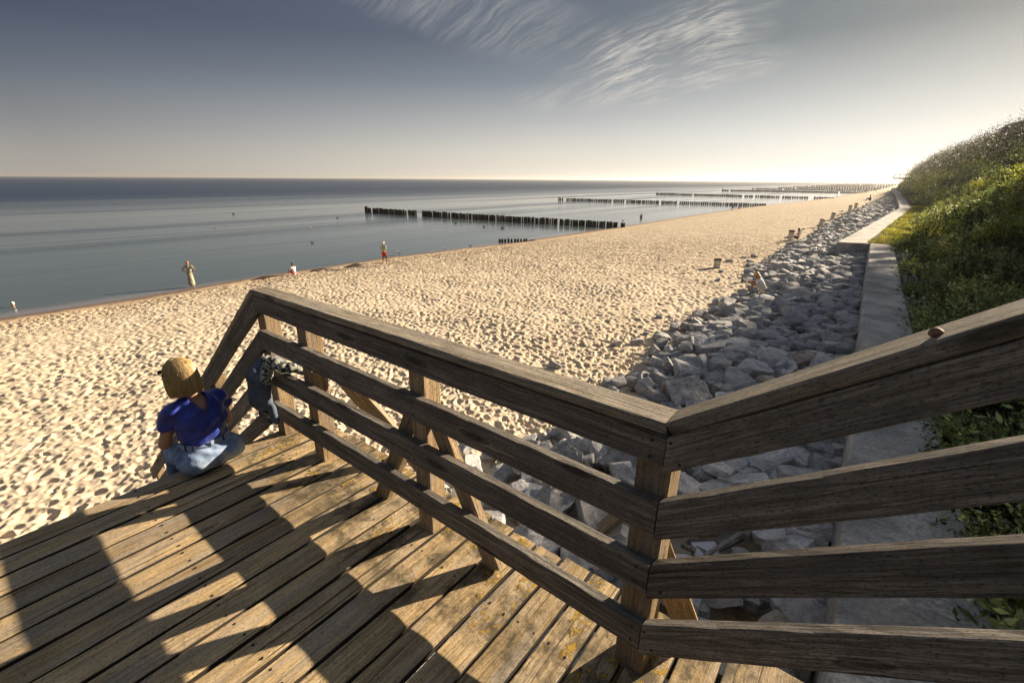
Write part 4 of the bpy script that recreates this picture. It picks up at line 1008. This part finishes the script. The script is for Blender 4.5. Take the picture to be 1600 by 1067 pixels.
groyne(-36.4, 40.0, -34.2, 42.9, .36, 'short row of rotten pile stumps just off the beach before the nearest groyne', 12, .13, .42, 2)
groyne(-98, 139.6, -34.0, 154.4, .62, 'second groyne from the viewer, behind the nearest one', 0, .27, .75, 3, ((.03, .05),))
groyne(-103.9, 235, -27.6, 239.5, .9, 'third groyne from the viewer, thin and long', 0, .40, .75, 4)
groyne(-108, 354, -26, 374, 1.1, 'fourth groyne from the viewer, near the horizon', 0, .58, .85, 5)
groyne(-111, 444, -27, 462, 1.4, 'fifth groyne from the viewer, a faint dark line', 0, .65, .95, 6)
for i, (o, w1_) in enumerate(((545, 'sixth'), (640, 'seventh'), (740, 'eighth'), (850, 'ninth'), (980, 'tenth'), (1130, 'eleventh'), (1320, 'twelfth'), (1560, 'thirteenth'))):
    groyne(-112-i*4, o, -30-i*2, o+14, 2.0+i*.4, w1_+' groyne from the viewer, a hazy line far down the coast', 0, .9+.12*i, 1.1+.12*i, 10+i)

# ---------------------------------------------------------------- LITTER BINS
M_BINW = plain('pale_concrete_bin', (.66,.62,.56), .85, .25, 40, .5); M_LID = plain('dark_bin_lid', (.035,.028,.022), .6, .3, 30, .3)
def bin_(l, o, label, h=.86, r_=.27, tilt=(0, 0)):
    root = empty('litter_bin', S(l, o, bzo(l, o)-.02)); root.rotation_euler = (tilt[0], tilt[1], 0); tag(root, label, 'litter bin', 'round litter bins along the edge of the rocks')
    mb = MB(); n = 20
    prof = [(0, .0), (r_*.90, 0), (r_*.97, h*.5), (r_, h*.86), (r_*.86, h*.86), (r_*.80, h*.5), (0, h*.45)]
    V = []; F = []
    for rr, zz in prof:
        for k_ in range(n): a = 2*math.pi*k_/n; e = 1+.018*(k_ % 2); V.append((rr*e*math.cos(a), rr*e*math.sin(a), zz))
    for i in range(len(prof)-1):
        for k_ in range(n): F.append((i*n+k_, i*n+(k_+1) % n, (i+1)*n+(k_+1) % n, (i+1)*n+k_))
    mb.add(V, F); obj('bin_body', mb.mesh('bin_body'), M_BINW, root)
    mb = MB(); pr = [(r_*.80, h*.84), (r_*1.04, h*.85), (r_*1.07, h*.92), (r_*1.03, h*.985), (r_*.80, h*.99), (r_*.74, h*.86), (0.01, h*.80)]; V = []; F = []
    for rr, zz in pr:
        for k_ in range(n): a = 2*math.pi*k_/n; V.append((rr*math.cos(a), rr*math.sin(a), zz))
    for i in range(len(pr)-1):
        for k_ in range(n): F.append((i*n+k_, i*n+(k_+1) % n, (i+1)*n+(k_+1) % n, (i+1)*n+k_))
    mb.add(V, F); obj('lid', mb.mesh('lid'), M_LID, root)
    for k_ in range(3):
        mb = MB(); z_ = h*(.08+.33*k_); a_ = [(math.cos(2*math.pi*j/24)*(r_*(.93+.03*k_)+.008), math.sin(2*math.pi*j/24)*(r_*(.93+.03*k_)+.008), z_) for j in range(25)]
        mb.tube(a_, .010, 5, cap=False); obj('hoop', mb.mesh('hoop', True), M_LID, root)
bin_(-8.66, 29.7, 'nearest litter bin, standing alone on the sand with a broad dark rim', .56, .22)
bin_(-8.1, 48.0, 'tall litter bin beside the man reading', 1.0, .235)
bin_(-8.4, 66.1, 'leaning litter bin third from the viewer', .95, .24, (0, R(12)))
bin_(-8.9, 80.0, 'fourth litter bin from the viewer among the rocks', 1.0, .26, (0, R(6)))
bin_(-9.4, 106, 'fifth litter bin from the viewer, half hidden by rocks', 1.05, .27)
bin_(-9.6, 118, 'farthest litter bin, dark and small', 1.05, .27)

# ---------------------------------------------------------------- BIRDS
M_GULL = plain('white_feathers', (.62,.60,.57), .8, .2, 20); M_DUCK = plain('dark_feathers', (.06,.05,.045), .8, .4, 20)
def bird(pos, rz, label, dark=False, sc=1., swim=True):
    root = empty('bird', pos, rz); sc *= .68; root.scale = (sc, sc, sc); tag(root, label, 'bird'); mat = M_DUCK if dark else M_GULL; g = 0 if swim else .14
    mb = MB(); capsule(mb, (0, -.10, .07+g), .055, (0, .09, .09+g), .075); capsule(mb, (0, -.16, .09+g), .03, (0, -.27, .11+g), .012); capsule(mb, (0, .13, .12+g), .04, (0, .17, .21+g), .033); ellipsoid(mb, (0, .185, .225+g), (.035, .045, .036))
    obj('body', fuse('body', mb, .012, 2), mat, root)
    mb = MB(); capsule(mb, (0, .22, .22+g), .012, (0, .275, .213+g), .005, 6); obj('beak', mb.mesh('beak', True), plain('beak_'+label[:4], (.45,.28,.05), .5), root)
    for s_ in (1, -1):
        mb = MB(); capsule(mb, (s_*.06, .06, .11+g), .035, (s_*.045, -.22, .12+g), .012, flat=((s_*.06, 0, .1), (1, 0, 0), .5)); obj('wing', mb.mesh('wing', True), plain('grey_wing', (.22,.23,.25), .8) if not dark else mat, root)
        if not swim: mb = MB(); capsule(mb, (s_*.03, 0, 0), .008, (s_*.03, 0, .16), .009, 6); obj('leg', mb.mesh('leg', True), M_LID, root)
W_ = -7.0
bird(S(-77.9, 23.6, W_), 1.0, 'white gull swimming far out above the woman in the dress', sc=1.6)
bird(S(-104, 35.4, W_), 1.4, 'dark duck farthest out on the left of the sea', True, 2.0)
bird(S(-67.1, 32.8, W_), .6, 'white gull afloat above and left of the seated person', sc=1.8)
bird(S(-81.1, 45.0, W_), 1.9, 'dark duck afloat left of the long groyne', True, 1.6)
bird(S(-51.4, 25.1, W_), 2.2, 'dark duck afloat above the seated person in white', True, 1.3)
bird(S(-67.5, 54.6, W_), 1.2, 'dark duck afloat just below the gap in the groyne', True, 1.5)
bird(S(-57.2, 52.5, W_), 1.8, 'dark duck, second of three below the groyne', True, 1.5)
bird(S(-50.1, 51.9, W_), .9, 'dark duck afloat below the middle of the groyne', True, 1.6)
bird(S(-46.8, 52.4, W_), 1.4, 'brown duck rightmost of those below the groyne', True, 2.0)
bird(S(-36.0, 31.4, -6.99), .8, 'grey gull standing at the waterline right of the man in red shorts', False, 1.2, False)
bird(S(-35.5, 34.6, -6.98), 2.0, 'small brown bird at the waterline farther right of the red shorts', True, 1.2, False)
bird(S(-37.2, 26.6, -7.02), 1.0, 'white gull standing in the shallows just right of the red shorts', False, 1.5, False)
bird(S(-34.0, 65.9, -6.2), .5, 'dark bird perched on the shore end of the groyne', True, 1.6, False)
# dark weed thrown up on the wet sand
M_WEED = plain('dark_seaweed', (.03,.02,.014), .8, .5, 25, 1., .3, .03)
for i, (l, o, a, b, lab) in enumerate(((-34.6, 13.0, .9, .22, 'low ridge of dark seaweed left of the seated person'), (-34.2, 17.0, .9, .25, 'clump of dark seaweed between the seated person and the red shorts'), (-33.8, 19.6, .8, .35, 'mound of brown weed just left of the man in red shorts'), (-34.1, 43.6, 1.0, .3, 'brown weed heap on the sand beside the pile stumps'))):
    o_ = obj('seaweed', blobrock('seaweed', a, b, .10, i*2.3+1, 4, .35), M_WEED); o_.location = S(l, o, bzo(l, o)+.02); o_.rotation_euler.z = R(50+i*9); tag(o_, lab, 'seaweed', 'seaweed heaps on the wet sand')

# ---------------------------------------------------------------- FAR STRUCTURES
M_STEEL = plain('grey_painted_steel', (.05,.048,.045), .6, .2, 8)
def platform():
    o = 214.; root = empty('viewing_platform', S(-4.2, o, -2)); tag(root, 'small railed viewing platform jutting out from the far hillside', 'viewing platform')
    Mi = Matrix.Rotation(-R(40.5), 4, 'Z'); root.matrix_basis = Matrix.Translation(S(-4.2, o, -2)) @ Mi
    def L(l, dz, do=0): return Vector((l+4.2, do, dz+2))
    def q(nm, a, b, mat=M_STEEL): mb = MB(); mb.box(a, b); obj(nm, mb.mesh(nm), mat, root)
    q('platform_deck', L(-8.8, .80, -1.6), L(1.5, 1.25, 1.6))
    for y in (-1.55, 1.5):
        q('top_rail', L(-8.8, 2.25, y), L(1.5, 2.42, y+.10)); 
        for i in range(7): q('rail_post', L(-8.8+i*1.6, 1.25, y), L(-8.7+i*1.6, 2.25, y+.07))
    q('end_rail', L(-8.8, 2.25, -1.48), L(-8.7, 2.35, 1.5)); q('end_rail', L(-8.85, 1.25, -1.5), L(-8.75, 1.9, 1.5))
    for y in (-1.3, 1.2):
        mb = MB(); mb.tube([L(-4.0, 1.0, y), L(-5.4, -2.2, y)], .14, 8); obj('strut', mb.mesh('strut'), M_STEEL, root)
platform()
def stone_bastion():
    t = NT('rough_stone_wall'); p = t.geopos(); v = t.n('ShaderNodeTexVoronoi', feature='F1'); v.inputs['Scale'].default_value = 2.2; t.l(p, v.inputs['Vector'])
    e = t.n('ShaderNodeTexVoronoi', feature='DISTANCE_TO_EDGE'); e.inputs['Scale'].default_value = 2.2; t.l(p, e.inputs['Vector'])
    c = t.mix(t.mr(e.outputs['Distance'], .0, .07, 1, 0), t.mix(.6, (.20,.20,.21), v.outputs['Color'], 'MULTIPLY'), (.04,.04,.04))
    t.principled(c, .9, t.bump(e.outputs['Distance'], .8, .3), .2)
    o = 141.; root = empty('stone_bastion', S(13, o, 7)); root.matrix_basis = Matrix.Translation(S(13, o, 7)) @ Matrix.Rotation(-R(40.5), 4, 'Z'); tag(root, 'rough grey stone retaining bastion on the hilltop at the right edge', 'stone wall')
    mb = MB(); V = [(-4.3,-1,-3),(9,-1,-3),(9,8,-3),(-4.3,8,-3),(-3.3,0,3.5),(5,0,6.6),(5,7,6.6),(-3.3,7,3.5)]
    mb.add(V, [(0,3,2,1),(4,5,6,7),(0,1,5,4),(1,2,6,5),(2,3,7,6),(3,0,4,7)]); obj('masonry', mb.mesh('masonry'), t.mat, root)
    mb = MB(); mb.add([(-3.4,-.12,3.5),(5,-.12,6.6),(5,7.1,6.6),(-3.4,7.1,3.5),(-3.4,-.12,3.75),(5,-.12,6.85),(5,7.1,6.85),(-3.4,7.1,3.75)], [(0,3,2,1),(4,5,6,7),(0,1,5,4),(1,2,6,5),(2,3,7,6),(3,0,4,7)]); obj('coping', mb.mesh('coping'), M_CONC, root)
stone_bastion()

# ---------------------------------------------------------------- VEGETATION
def leaf_mat(name, c0, c1, c2, trans=.40, gloss=.5):
    t = NT(name); p = t.geopos(); a = t.noise(p, 1.1, 4, .6); b = t.noise(p, 14., 2, .5)
    ri = t.n('ShaderNodeNewGeometry').outputs['Random Per Island']
    f = t.math('ADD', t.math('ADD', t.math('MULTIPLY', a, .40), t.math('MULTIPLY', b, .20)), t.math('MULTIPLY', ri, .40)); col = t.ramp(f, [(.30, c0), (.5, c1), (.68, c2)])
    cl_ = t.mr(t.noise(t.scale(p, (.42, .42, .6)), 1., 3, .6), .40, .60, .50, 1.45); br = t.math('MULTIPLY', cl_, t.mr(t.math('FRACT', t.math('MULTIPLY', ri, 17.3)), 0, 1, .55, 1.75)); bc = t.n('ShaderNodeCombineXYZ'); [t.l(br, bc.inputs[i]) for i in range(3)]; col = t.mix(1., col, bc.outputs[0], 'MULTIPLY')  # per-leaf brightness paints gloss highlights; clump tone varies by plant
    pr = t.principled(col, gloss, None, .18); tr = t.n('ShaderNodeBsdfTranslucent'); t.l(t.mix(1., col, (1.2, 1.35, .6), 'MULTIPLY'), tr.inputs[0])
    ms = t.n('ShaderNodeMixShader'); ms.inputs[0].default_value = trans; t.l(pr.outputs[0], ms.inputs[1]); t.l(tr.outputs[0], ms.inputs[2]); t.l(ms.outputs[0], t.out.inputs[0]); return t.mat
LEAF = [leaf_mat('green_leaves', (.070,.092,.042), (.155,.19,.088), (.31,.345,.19)), leaf_mat('olive_leaves', (.095,.105,.050), (.19,.20,.095), (.35,.35,.20)), leaf_mat('sunlit_yellow_leaves', (.14,.145,.035), (.26,.25,.06), (.42,.37,.09), .45), leaf_mat('dark_leaves', (.018,.024,.010), (.036,.048,.018), (.065,.078,.030), .12)]  # yellow set carries sunlight in its colour; green set's palest tone paints greyish highlights
M_STEM = plain('brown_stem', (.06,.045,.025), .8, .3, 40)
def leaves_arrays(P, D, size, ratio=.38, fold=.12, rng=RNG):
    n = len(P); D = D/np.linalg.norm(D, axis=1, keepdims=True); rv = rng.normal(size=(n, 3)); W = np.cross(D, rv); W /= np.linalg.norm(W, axis=1, keepdims=True)+1e-9; N = np.cross(W, D)
    s_ = size[:, None]; tip = P+D*s_-N*s_*fold; mid = P+D*s_*.48
    V = np.stack([P, mid+W*s_*ratio*.5+N*s_*fold*.4, tip, mid-W*s_*ratio*.5+N*s_*fold*.4], 1).reshape(-1, 3); return V, np.arange(n*4).reshape(n, 4)
def shrub_proto(seed, nst, h, rad, leaf, per):
    rng = np.random.default_rng(seed); r = random.Random(seed); mb = MB(); P = []; D = []
    for i in range(nst):
        a = r.uniform(0, 6.283); out = rad*math.sqrt(r.random())*1.0; hh = h*r.uniform(.6, 1.1)*(1-.35*(out/rad)**2); lean_ = Vector((math.cos(a)*out, math.sin(a)*out, hh)); b0 = Vector((math.cos(a)*out*.35, math.sin(a)*out*.35, -.08)); c = Vector((r.gauss(0, .06), r.gauss(0, .06), hh*.55))
        pts = [b0, b0*.3+lean_*.42+c*.4, lean_]; fine = []
        for k_ in range(6): t_ = k_/5; fine.append(pts[0]*(1-t_)**2+pts[1]*2*t_*(1-t_)+pts[2]*t_*t_)
        mb.tube(fine, [.006*(1-.7*k_/5) for k_ in range(6)], 4, cap=False)
        for j in range(per):
            t_ = r.uniform(.22, 1.03); p = pts[0]*(1-t_)**2+pts[1]*2*t_*(1-t_)+pts[2]*t_*t_; tg = (pts[1]-pts[0])*(1-t_)+(pts[2]-pts[1])*t_
            d = tg.normalized()*.55+Vector((r.gauss(0, .7), r.gauss(0, .7), r.gauss(.15, .45))); P.append(p+Vector((r.gauss(0, .012),)*3)); D.append(d)
    P = np.array(P); D = np.array(D); V, F = leaves_arrays(P, D, leaf*rng.uniform(.6, 1.3, len(P)), .40, .12, rng)
    return np_mesh('foliage', V, F), mb.mesh('stems')
SHR = [shrub_proto(40+i, *a) for i, a in enumerate(((46, .62, .62, .080, 26), (40, .80, .60, .070, 28), (52, .50, .70, .088, 22), (36, .95, .55, .064, 32), (44, .7, .7, .10, 20)))]
def shrubs():
    r = random.Random(21); sp = []
    tries = 0
    while len(sp) < 290 and tries < 20000:
        tries += 1; o = 2.2+62*r.random()**1.25; lw = float(wall_right(o)); l = lw+.25+abs(r.gauss(0, 1))*(.10*o+1.2)
        if l > .19*o+2.6: continue
        if 34 < o < 80 and l < lw+2.2+ .02*(o-34): continue
        if 15 < o < 32 and l < lw+1.15 and r.random() < .75: continue
        d = math.hypot(*S(l, o).xy)
        if any((l-a)**2+(o-b)**2 < (.30+.0065*o)**2 for a, b, _ in sp): continue
        sp.append((l, o, d))
    kinds = ['low leafy green shrub', 'tall slender green shrub', 'spreading broad-leaved green shrub', 'tall fine-leaved shrub', 'big-leaved green shrub']
    for l, o, d in sp:
        k_ = r.randrange(5); fo, st_ = SHR[k_]; s_ = r.uniform(.85, 1.4)*(1+.010*o); z = float(hill_z(l, o))
        if l < wall_right(o)+.35: s_ *= .7
        root = empty('shrub', S(l, o, z), r.uniform(0, 6.28)); root.scale = (s_, s_, s_*r.uniform(.8, 1.1))
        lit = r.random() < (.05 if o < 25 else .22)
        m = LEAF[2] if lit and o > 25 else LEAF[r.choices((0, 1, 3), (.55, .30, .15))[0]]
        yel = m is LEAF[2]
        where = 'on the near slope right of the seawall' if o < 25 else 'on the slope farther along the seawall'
        tag(root, ('sunlit-tinted yellow-green '+kinds[k_].replace('green ', '') if yel else ('dark ' if m is LEAF[3] else ('olive ' if m is LEAF[1] else ''))+kinds[k_])+' '+where, 'shrub', 'shrubs covering the slope')
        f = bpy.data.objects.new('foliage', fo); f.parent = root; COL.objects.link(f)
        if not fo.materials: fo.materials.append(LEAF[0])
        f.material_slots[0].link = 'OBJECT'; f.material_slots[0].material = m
        if not st_.materials: st_.materials.append(M_STEM)
        s2 = bpy.data.objects.new('stems', st_); s2.parent = root; COL.objects.link(s2)
shrubs()
def scatter_LO(n, ofn, lfn, rng):
    o = ofn(n); l = lfn(o, n); xy = l[:, None]*SL+o[:, None]*SO; return l, o, xy
def ground_cover():
    rng = np.random.default_rng(3)
    n = 130000; o = 1.0+70*rng.random(n)**1.35; lw = wall_right(o); l = lw-.22+rng.random(n)**.9*(.19*o+3.2)
    keep = ~((o > 35) & (o < 80) & (l < lw+2.2)); edge = (l < lw+.25) & (rng.random(n) < .55); bare = (o > 14) & (o < 32) & (l < lw+1.0) & (rng.random(n) < .8); keep &= ~edge & ~bare
    patch = vnoise(l*1.1, o*1.1, 8.)+.5*vnoise(l*3, o*3, 9.); keep &= patch > .38
    l, o, patch = l[keep], o[keep], patch[keep]; m = len(l); xy = l[:, None]*SL+o[:, None]*SO
    hgt = rng.random(m)*.30*np.clip(patch, .4, 1.2)*np.clip((l-wall_right(o)+.3)*1.5, .2, 1); z = hill_z(l, o)+hgt; z = np.maximum(z, -3.48+hgt*.5)
    P = np.concatenate([xy, z[:, None]], 1); D = rng.normal(size=(m, 3))+np.array([0, 0, .35]); V, F = leaves_arrays(P, D, (.070+.0025*o)*rng.uniform(.6, 1.5, m), .42, .12, rng)
    me = np_mesh('ground_cover', V, F)
    for x in LEAF: me.materials.append(x)
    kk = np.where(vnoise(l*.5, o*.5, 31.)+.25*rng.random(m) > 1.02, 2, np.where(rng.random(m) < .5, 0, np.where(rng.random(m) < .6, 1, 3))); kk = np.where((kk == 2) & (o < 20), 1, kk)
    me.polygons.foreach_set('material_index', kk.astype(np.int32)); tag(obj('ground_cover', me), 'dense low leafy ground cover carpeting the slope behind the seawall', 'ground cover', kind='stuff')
ground_cover()
def scrub():
    """far slope: clumps of leaves merging into one mass"""
    rng = np.random.default_rng(8); PP = []; SZ = []; KK = []
    nc = 1150
    oc = 52+rng.random(nc)**1.3*330; foot = np.array([float(np.interp(x, [-20,5,20,35,60,80,110,150,200,300,420], [1.9,1.7,1.7,1.7,1.6,.9,-1.0,-3.6,-5.3,-9.5,-13])) for x in oc])
    lc = foot+.3+rng.random(nc)*np.where(oc < 80, 14, 19); lc = np.where(lc < wall_right(oc)+.8, wall_right(oc)+.9, lc)
    for i in range(nc):
        o, l = oc[i], lc[i]; sc = (.85+.006*o)*rng.uniform(.55, 1.5)
        ridge = (l-foot[i]) > 6.2 and o > 92 and rng.random() < .85
        if 118 < o < 150 and l > 8.2: continue
        if ridge: sc *= 1.7
        sc = min(sc, .35+.6*(l-wall_right(o))) if l < wall_right(o)+3 else sc
        m = int((210+90*rng.random())*(1.9 if ridge else 1)); d = rng.normal(size=(m, 3)); d /= np.linalg.norm(d, axis=1, keepdims=True); d[:, 2] = np.abs(d[:, 2]); rad = sc*(.45+.55*rng.random(m))[:, None]*(1+.3*np.sin(d[:, :1]*5+i)); p = d*rad*np.array([1, 1, .9])
        c = np.array([*(SL*l+SO*o), float(hill_z(l, o))]); PP.append(c+p); SZ.append(np.full(m, .085+.00085*o)*rng.uniform(.7, 1.4, m))
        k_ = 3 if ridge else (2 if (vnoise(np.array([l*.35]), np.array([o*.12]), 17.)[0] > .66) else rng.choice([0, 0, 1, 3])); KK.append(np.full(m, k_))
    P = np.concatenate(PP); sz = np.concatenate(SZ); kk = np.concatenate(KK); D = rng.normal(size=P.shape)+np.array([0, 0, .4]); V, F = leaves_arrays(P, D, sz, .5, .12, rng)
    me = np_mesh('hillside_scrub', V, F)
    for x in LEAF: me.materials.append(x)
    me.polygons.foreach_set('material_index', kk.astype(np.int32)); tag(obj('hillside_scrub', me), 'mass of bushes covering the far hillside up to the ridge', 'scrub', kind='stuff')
scrub()
def grass_blades(name, P, hgt, width, lean_, mat, label, rng):
    n = len(P); a = rng.random(n)*6.283; dirn = np.stack([np.cos(a), np.sin(a), np.zeros(n)], 1); side = np.stack([-np.sin(a), np.cos(a), np.zeros(n)], 1); h = hgt[:, None]; w_ = width*.5
    b = lean_*rng.random((n, 1)); v0 = P-side*w_; v1 = P+side*w_; m_ = P+dirn*h*b*.35+np.array([0, 0, 1])*h*.6; v2 = m_+side*w_*.8; v3 = m_-side*w_*.8; t_ = P+dirn*h*b+np.array([0, 0, 1])*h*(1-.45*b); v4 = t_+side*w_*.15; v5 = t_-side*w_*.15
    V = np.stack([v0, v1, v2, v3, v4, v5], 1).reshape(-1, 3); i = np.arange(n)[:, None]*6; F = np.concatenate([i+np.array([0, 1, 2, 3]), i+np.array([3, 2, 4, 5])]); ob = obj(name, np_mesh(name, V, F), mat); tag(ob, label, 'grass', kind='stuff'); return ob
def grasses():
    rng = np.random.default_rng(5)
    n = 60000; o = 35.6+58*rng.random(n)**1.2; lw = wall_right(o); l = lw+.05+rng.random(n)*(3.0+.01*o); pt = vnoise(l*1.5, o*1.2, 3.)
    k_ = (pt > .28) & ((l > lw+.35) | (pt > .6)); l, o = l[k_], o[k_]; z = hill_z(l, o); P = np.concatenate([l[:, None]*SL+o[:, None]*SO, z[:, None]], 1)
    grass_blades('sunlit_grass', P, rng.uniform(.12, .34, len(P)), .016, .9, leaf_mat('sunlit_golden_grass', (.10,.11,.025), (.22,.20,.045), (.42,.33,.07), .4, .6), 'sunlit yellow-green grass strip along the second wall section', rng)  # sunlight is put into the golden blade colour
    n = 2600; o = 2.6+5.5*rng.random(n); lw = wall_right(o); l = lw+.25+2.2*rng.random(n); c = vnoise(l*2.2, o*2.2, 5.); k_ = c > .42; l, o = l[k_], o[k_]; P = np.concatenate([l[:, None]*SL+o[:, None]*SO, hill_z(l, o)[:, None]], 1)
    grass_blades('long_grass', P, rng.uniform(.25, .60, len(P)), .006, 1.3, leaf_mat('dry_grass', (.07,.075,.03), (.14,.13,.06), (.24,.21,.11), .3, .6), 'long dry grass straggling by the seawall behind the lower rails', rng)
grasses()
def gravel():
    rng = random.Random(9); VV = []; FF = []; base = 0
    for i in range(900):
        o = rng.uniform(12, 36) if i < 650 else rng.uniform(1, 12); lw = float(wall_right(o)); l = lw+.03+abs(rng.gauss(0, .5)); a = rng.uniform(.025, .085)*(1 if o > 12 else .6)
        v, f = PV[rng.randrange(16)]; Rm = np.array(Quaternion((rng.gauss(0,1), rng.gauss(0,1), rng.gauss(0,1), rng.gauss(0,1))).normalized().to_matrix())*a; VV.append(v@Rm.T+np.array(S(l, o, float(hill_z(l, o))+a*.3))); FF.append(f+base); base += len(v)
    tag(obj('gravel', np_mesh('gravel', np.concatenate(VV), np.concatenate(FF)), M_RK[0]), 'loose grey gravel beside the inland edge of the seawall', 'gravel', kind='stuff')
gravel()
# wood added out of view on the hilltop, shaped to shade the rocks and wall
def shade_trees():
    rng = np.random.default_rng(12); r = random.Random(12); n = 1500; d = rng.normal(size=(n, 3)); d /= np.linalg.norm(d, axis=1, keepdims=True); rad = (.55+.45*rng.random((n, 1)))*(1+.18*np.sin(d[:, :1]*6)*np.cos(d[:, 1:2]*5)); P = d*rad*np.array([4.6, 4.6, 4.0])+np.array([0, 0, 5.6]); V, F = leaves_arrays(P, rng.normal(size=(n, 3)), np.full(n, .55), .7, .12, rng)
    cr = np_mesh('crown', V, F); cr.materials.append(LEAF[3]); mb = MB(); mb.tube([(0, 0, -1), (.1, 0, 2), (0, .15, 5.5)], [.32, .24, .10], 9)
    for i in range(6): a = i*1.05; mb.tube([(0, 0, 2.2+i*.4), (math.cos(a)*1.4, math.sin(a)*1.4, 4.2+i*.3), (math.cos(a)*2.8, math.sin(a)*2.8, 6+i*.3)], [.12, .07, .03], 6)
    tk = mb.mesh('trunk'); tk.materials.append(M_STEM)
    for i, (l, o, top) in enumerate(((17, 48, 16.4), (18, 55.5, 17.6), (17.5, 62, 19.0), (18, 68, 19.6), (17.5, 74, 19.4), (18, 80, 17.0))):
        t_ = empty('unseen_shade_tree', S(l, o, float(hill_z(l, o))-.1), i*1.3); hh = (top-float(hill_z(l, o)))/9.6; t_.scale = (1, 1, hh)
        tag(t_, 'added broad-leaved shade tree, out of view on the hilltop', 'tree', 'added shade trees out of view on the right')
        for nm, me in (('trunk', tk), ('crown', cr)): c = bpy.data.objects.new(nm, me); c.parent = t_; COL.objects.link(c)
shade_trees()

# ---------------------------------------------------------------- flotsam between the rocks under the rails
def debris():
    g = 'broken timber lying between the rocks'
    def plank(l, o, z, L, W, T, rz, tilt, label, seed, mat=W_DARK):
        ob = obj('loose_plank', board_mesh(L, W, T, seed, bev=.004, ragged=.015), [mat, M_SCREW]); ob.matrix_basis = Matrix.Translation(S(l, o, z)) @ Matrix.Rotation(rz, 4, 'Z') @ Matrix.Rotation(tilt, 4, 'Y'); tag(ob, label, 'plank', g)
    plank(-1.21, 4.88, -4.26, .30, .17, .05, .9, .25, 'short sawn plank end just left of the white framed panel', 1, W_RAIL)
    plank(-.92, 5.20, -4.28, .85, .18, .045, .55, .12, 'grey plank lying behind the white framed panel', 2, W_RAIL)
    plank(-.72, 4.78, -4.34, .8, .11, .04, .30, .1, 'narrow dark plank to the right of the white framed panel', 3)
    plank(-1.45, 4.25, -4.30, 1.1, .14, .05, 1.9, .3, 'dark plank sloping under the corner of the landing', 4)
    plank(-2.05, 4.45, -4.05, .5, .16, .09, .4, -.6, 'cut timber end poking up beyond the landing edge', 5, W_POST)
    root = empty('framed_panel', S(-1.02, 4.83, -4.22)); root.rotation_euler = (R(14), R(-8), R(-5)); tag(root, 'small white panel in a dark frame lying among the rocks', 'panel')
    mb = MB(); mb.box((-.145, -.13, -.008), (.145, .13, .004)); obj('panel', mb.mesh('panel'), plain('white_board', (.62,.63,.70), .5, .06, 8, .1), root)
    for a, b in (((-.175, -.16, -.02), (.175, -.13, .02)), ((-.175, .13, -.02), (.175, .16, .02)), ((-.175, -.13, -.02), (-.145, .13, .02)), ((.145, -.13, -.02), (.175, .13, .02))):
        mb = MB(); mb.box(a, b); obj('frame_bar', mb.mesh('frame_bar'), W_DARK, root)
    mb = MB(); mb.tube([S(-1.05, 4.45, -4.17), S(-.97, 4.72, -4.14), S(-.83, 5.05, -4.10), S(-.72, 5.4, -4.04)], [.020, .026, .028, .032], 9)
    st_ = obj('driftwood_stick', mb.mesh('driftwood_stick', True), plain('grey_driftwood', (.24,.225,.19), .85, .35, 30, .8)); tag(st_, 'bare grey driftwood stick lying across the white framed panel', 'stick')
debris()


# ---------------------------------------------------------------- thin evening haze over beach and sea
def haze(dens=.00015, g=.55):
    m = bpy.data.materials.new('haze_air'); m.use_nodes = True; nt = m.node_tree; nt.nodes.clear()
    out = nt.nodes.new('ShaderNodeOutputMaterial'); v = nt.nodes.new('ShaderNodeVolumePrincipled'); v.inputs['Color'].default_value = (.97,.96,.94,1); v.inputs['Density'].default_value = dens; v.inputs['Anisotropy'].default_value = g
    nt.links.new(v.outputs[0], out.inputs['Volume'])
    mb = MB(); mb.box((-31000, -31000, -15.5), (31000, 31000, 24)); tag(obj('haze', mb.mesh('haze'), m), 'thin warm evening haze over beach and sea', 'haze', kind='stuff')
haze()
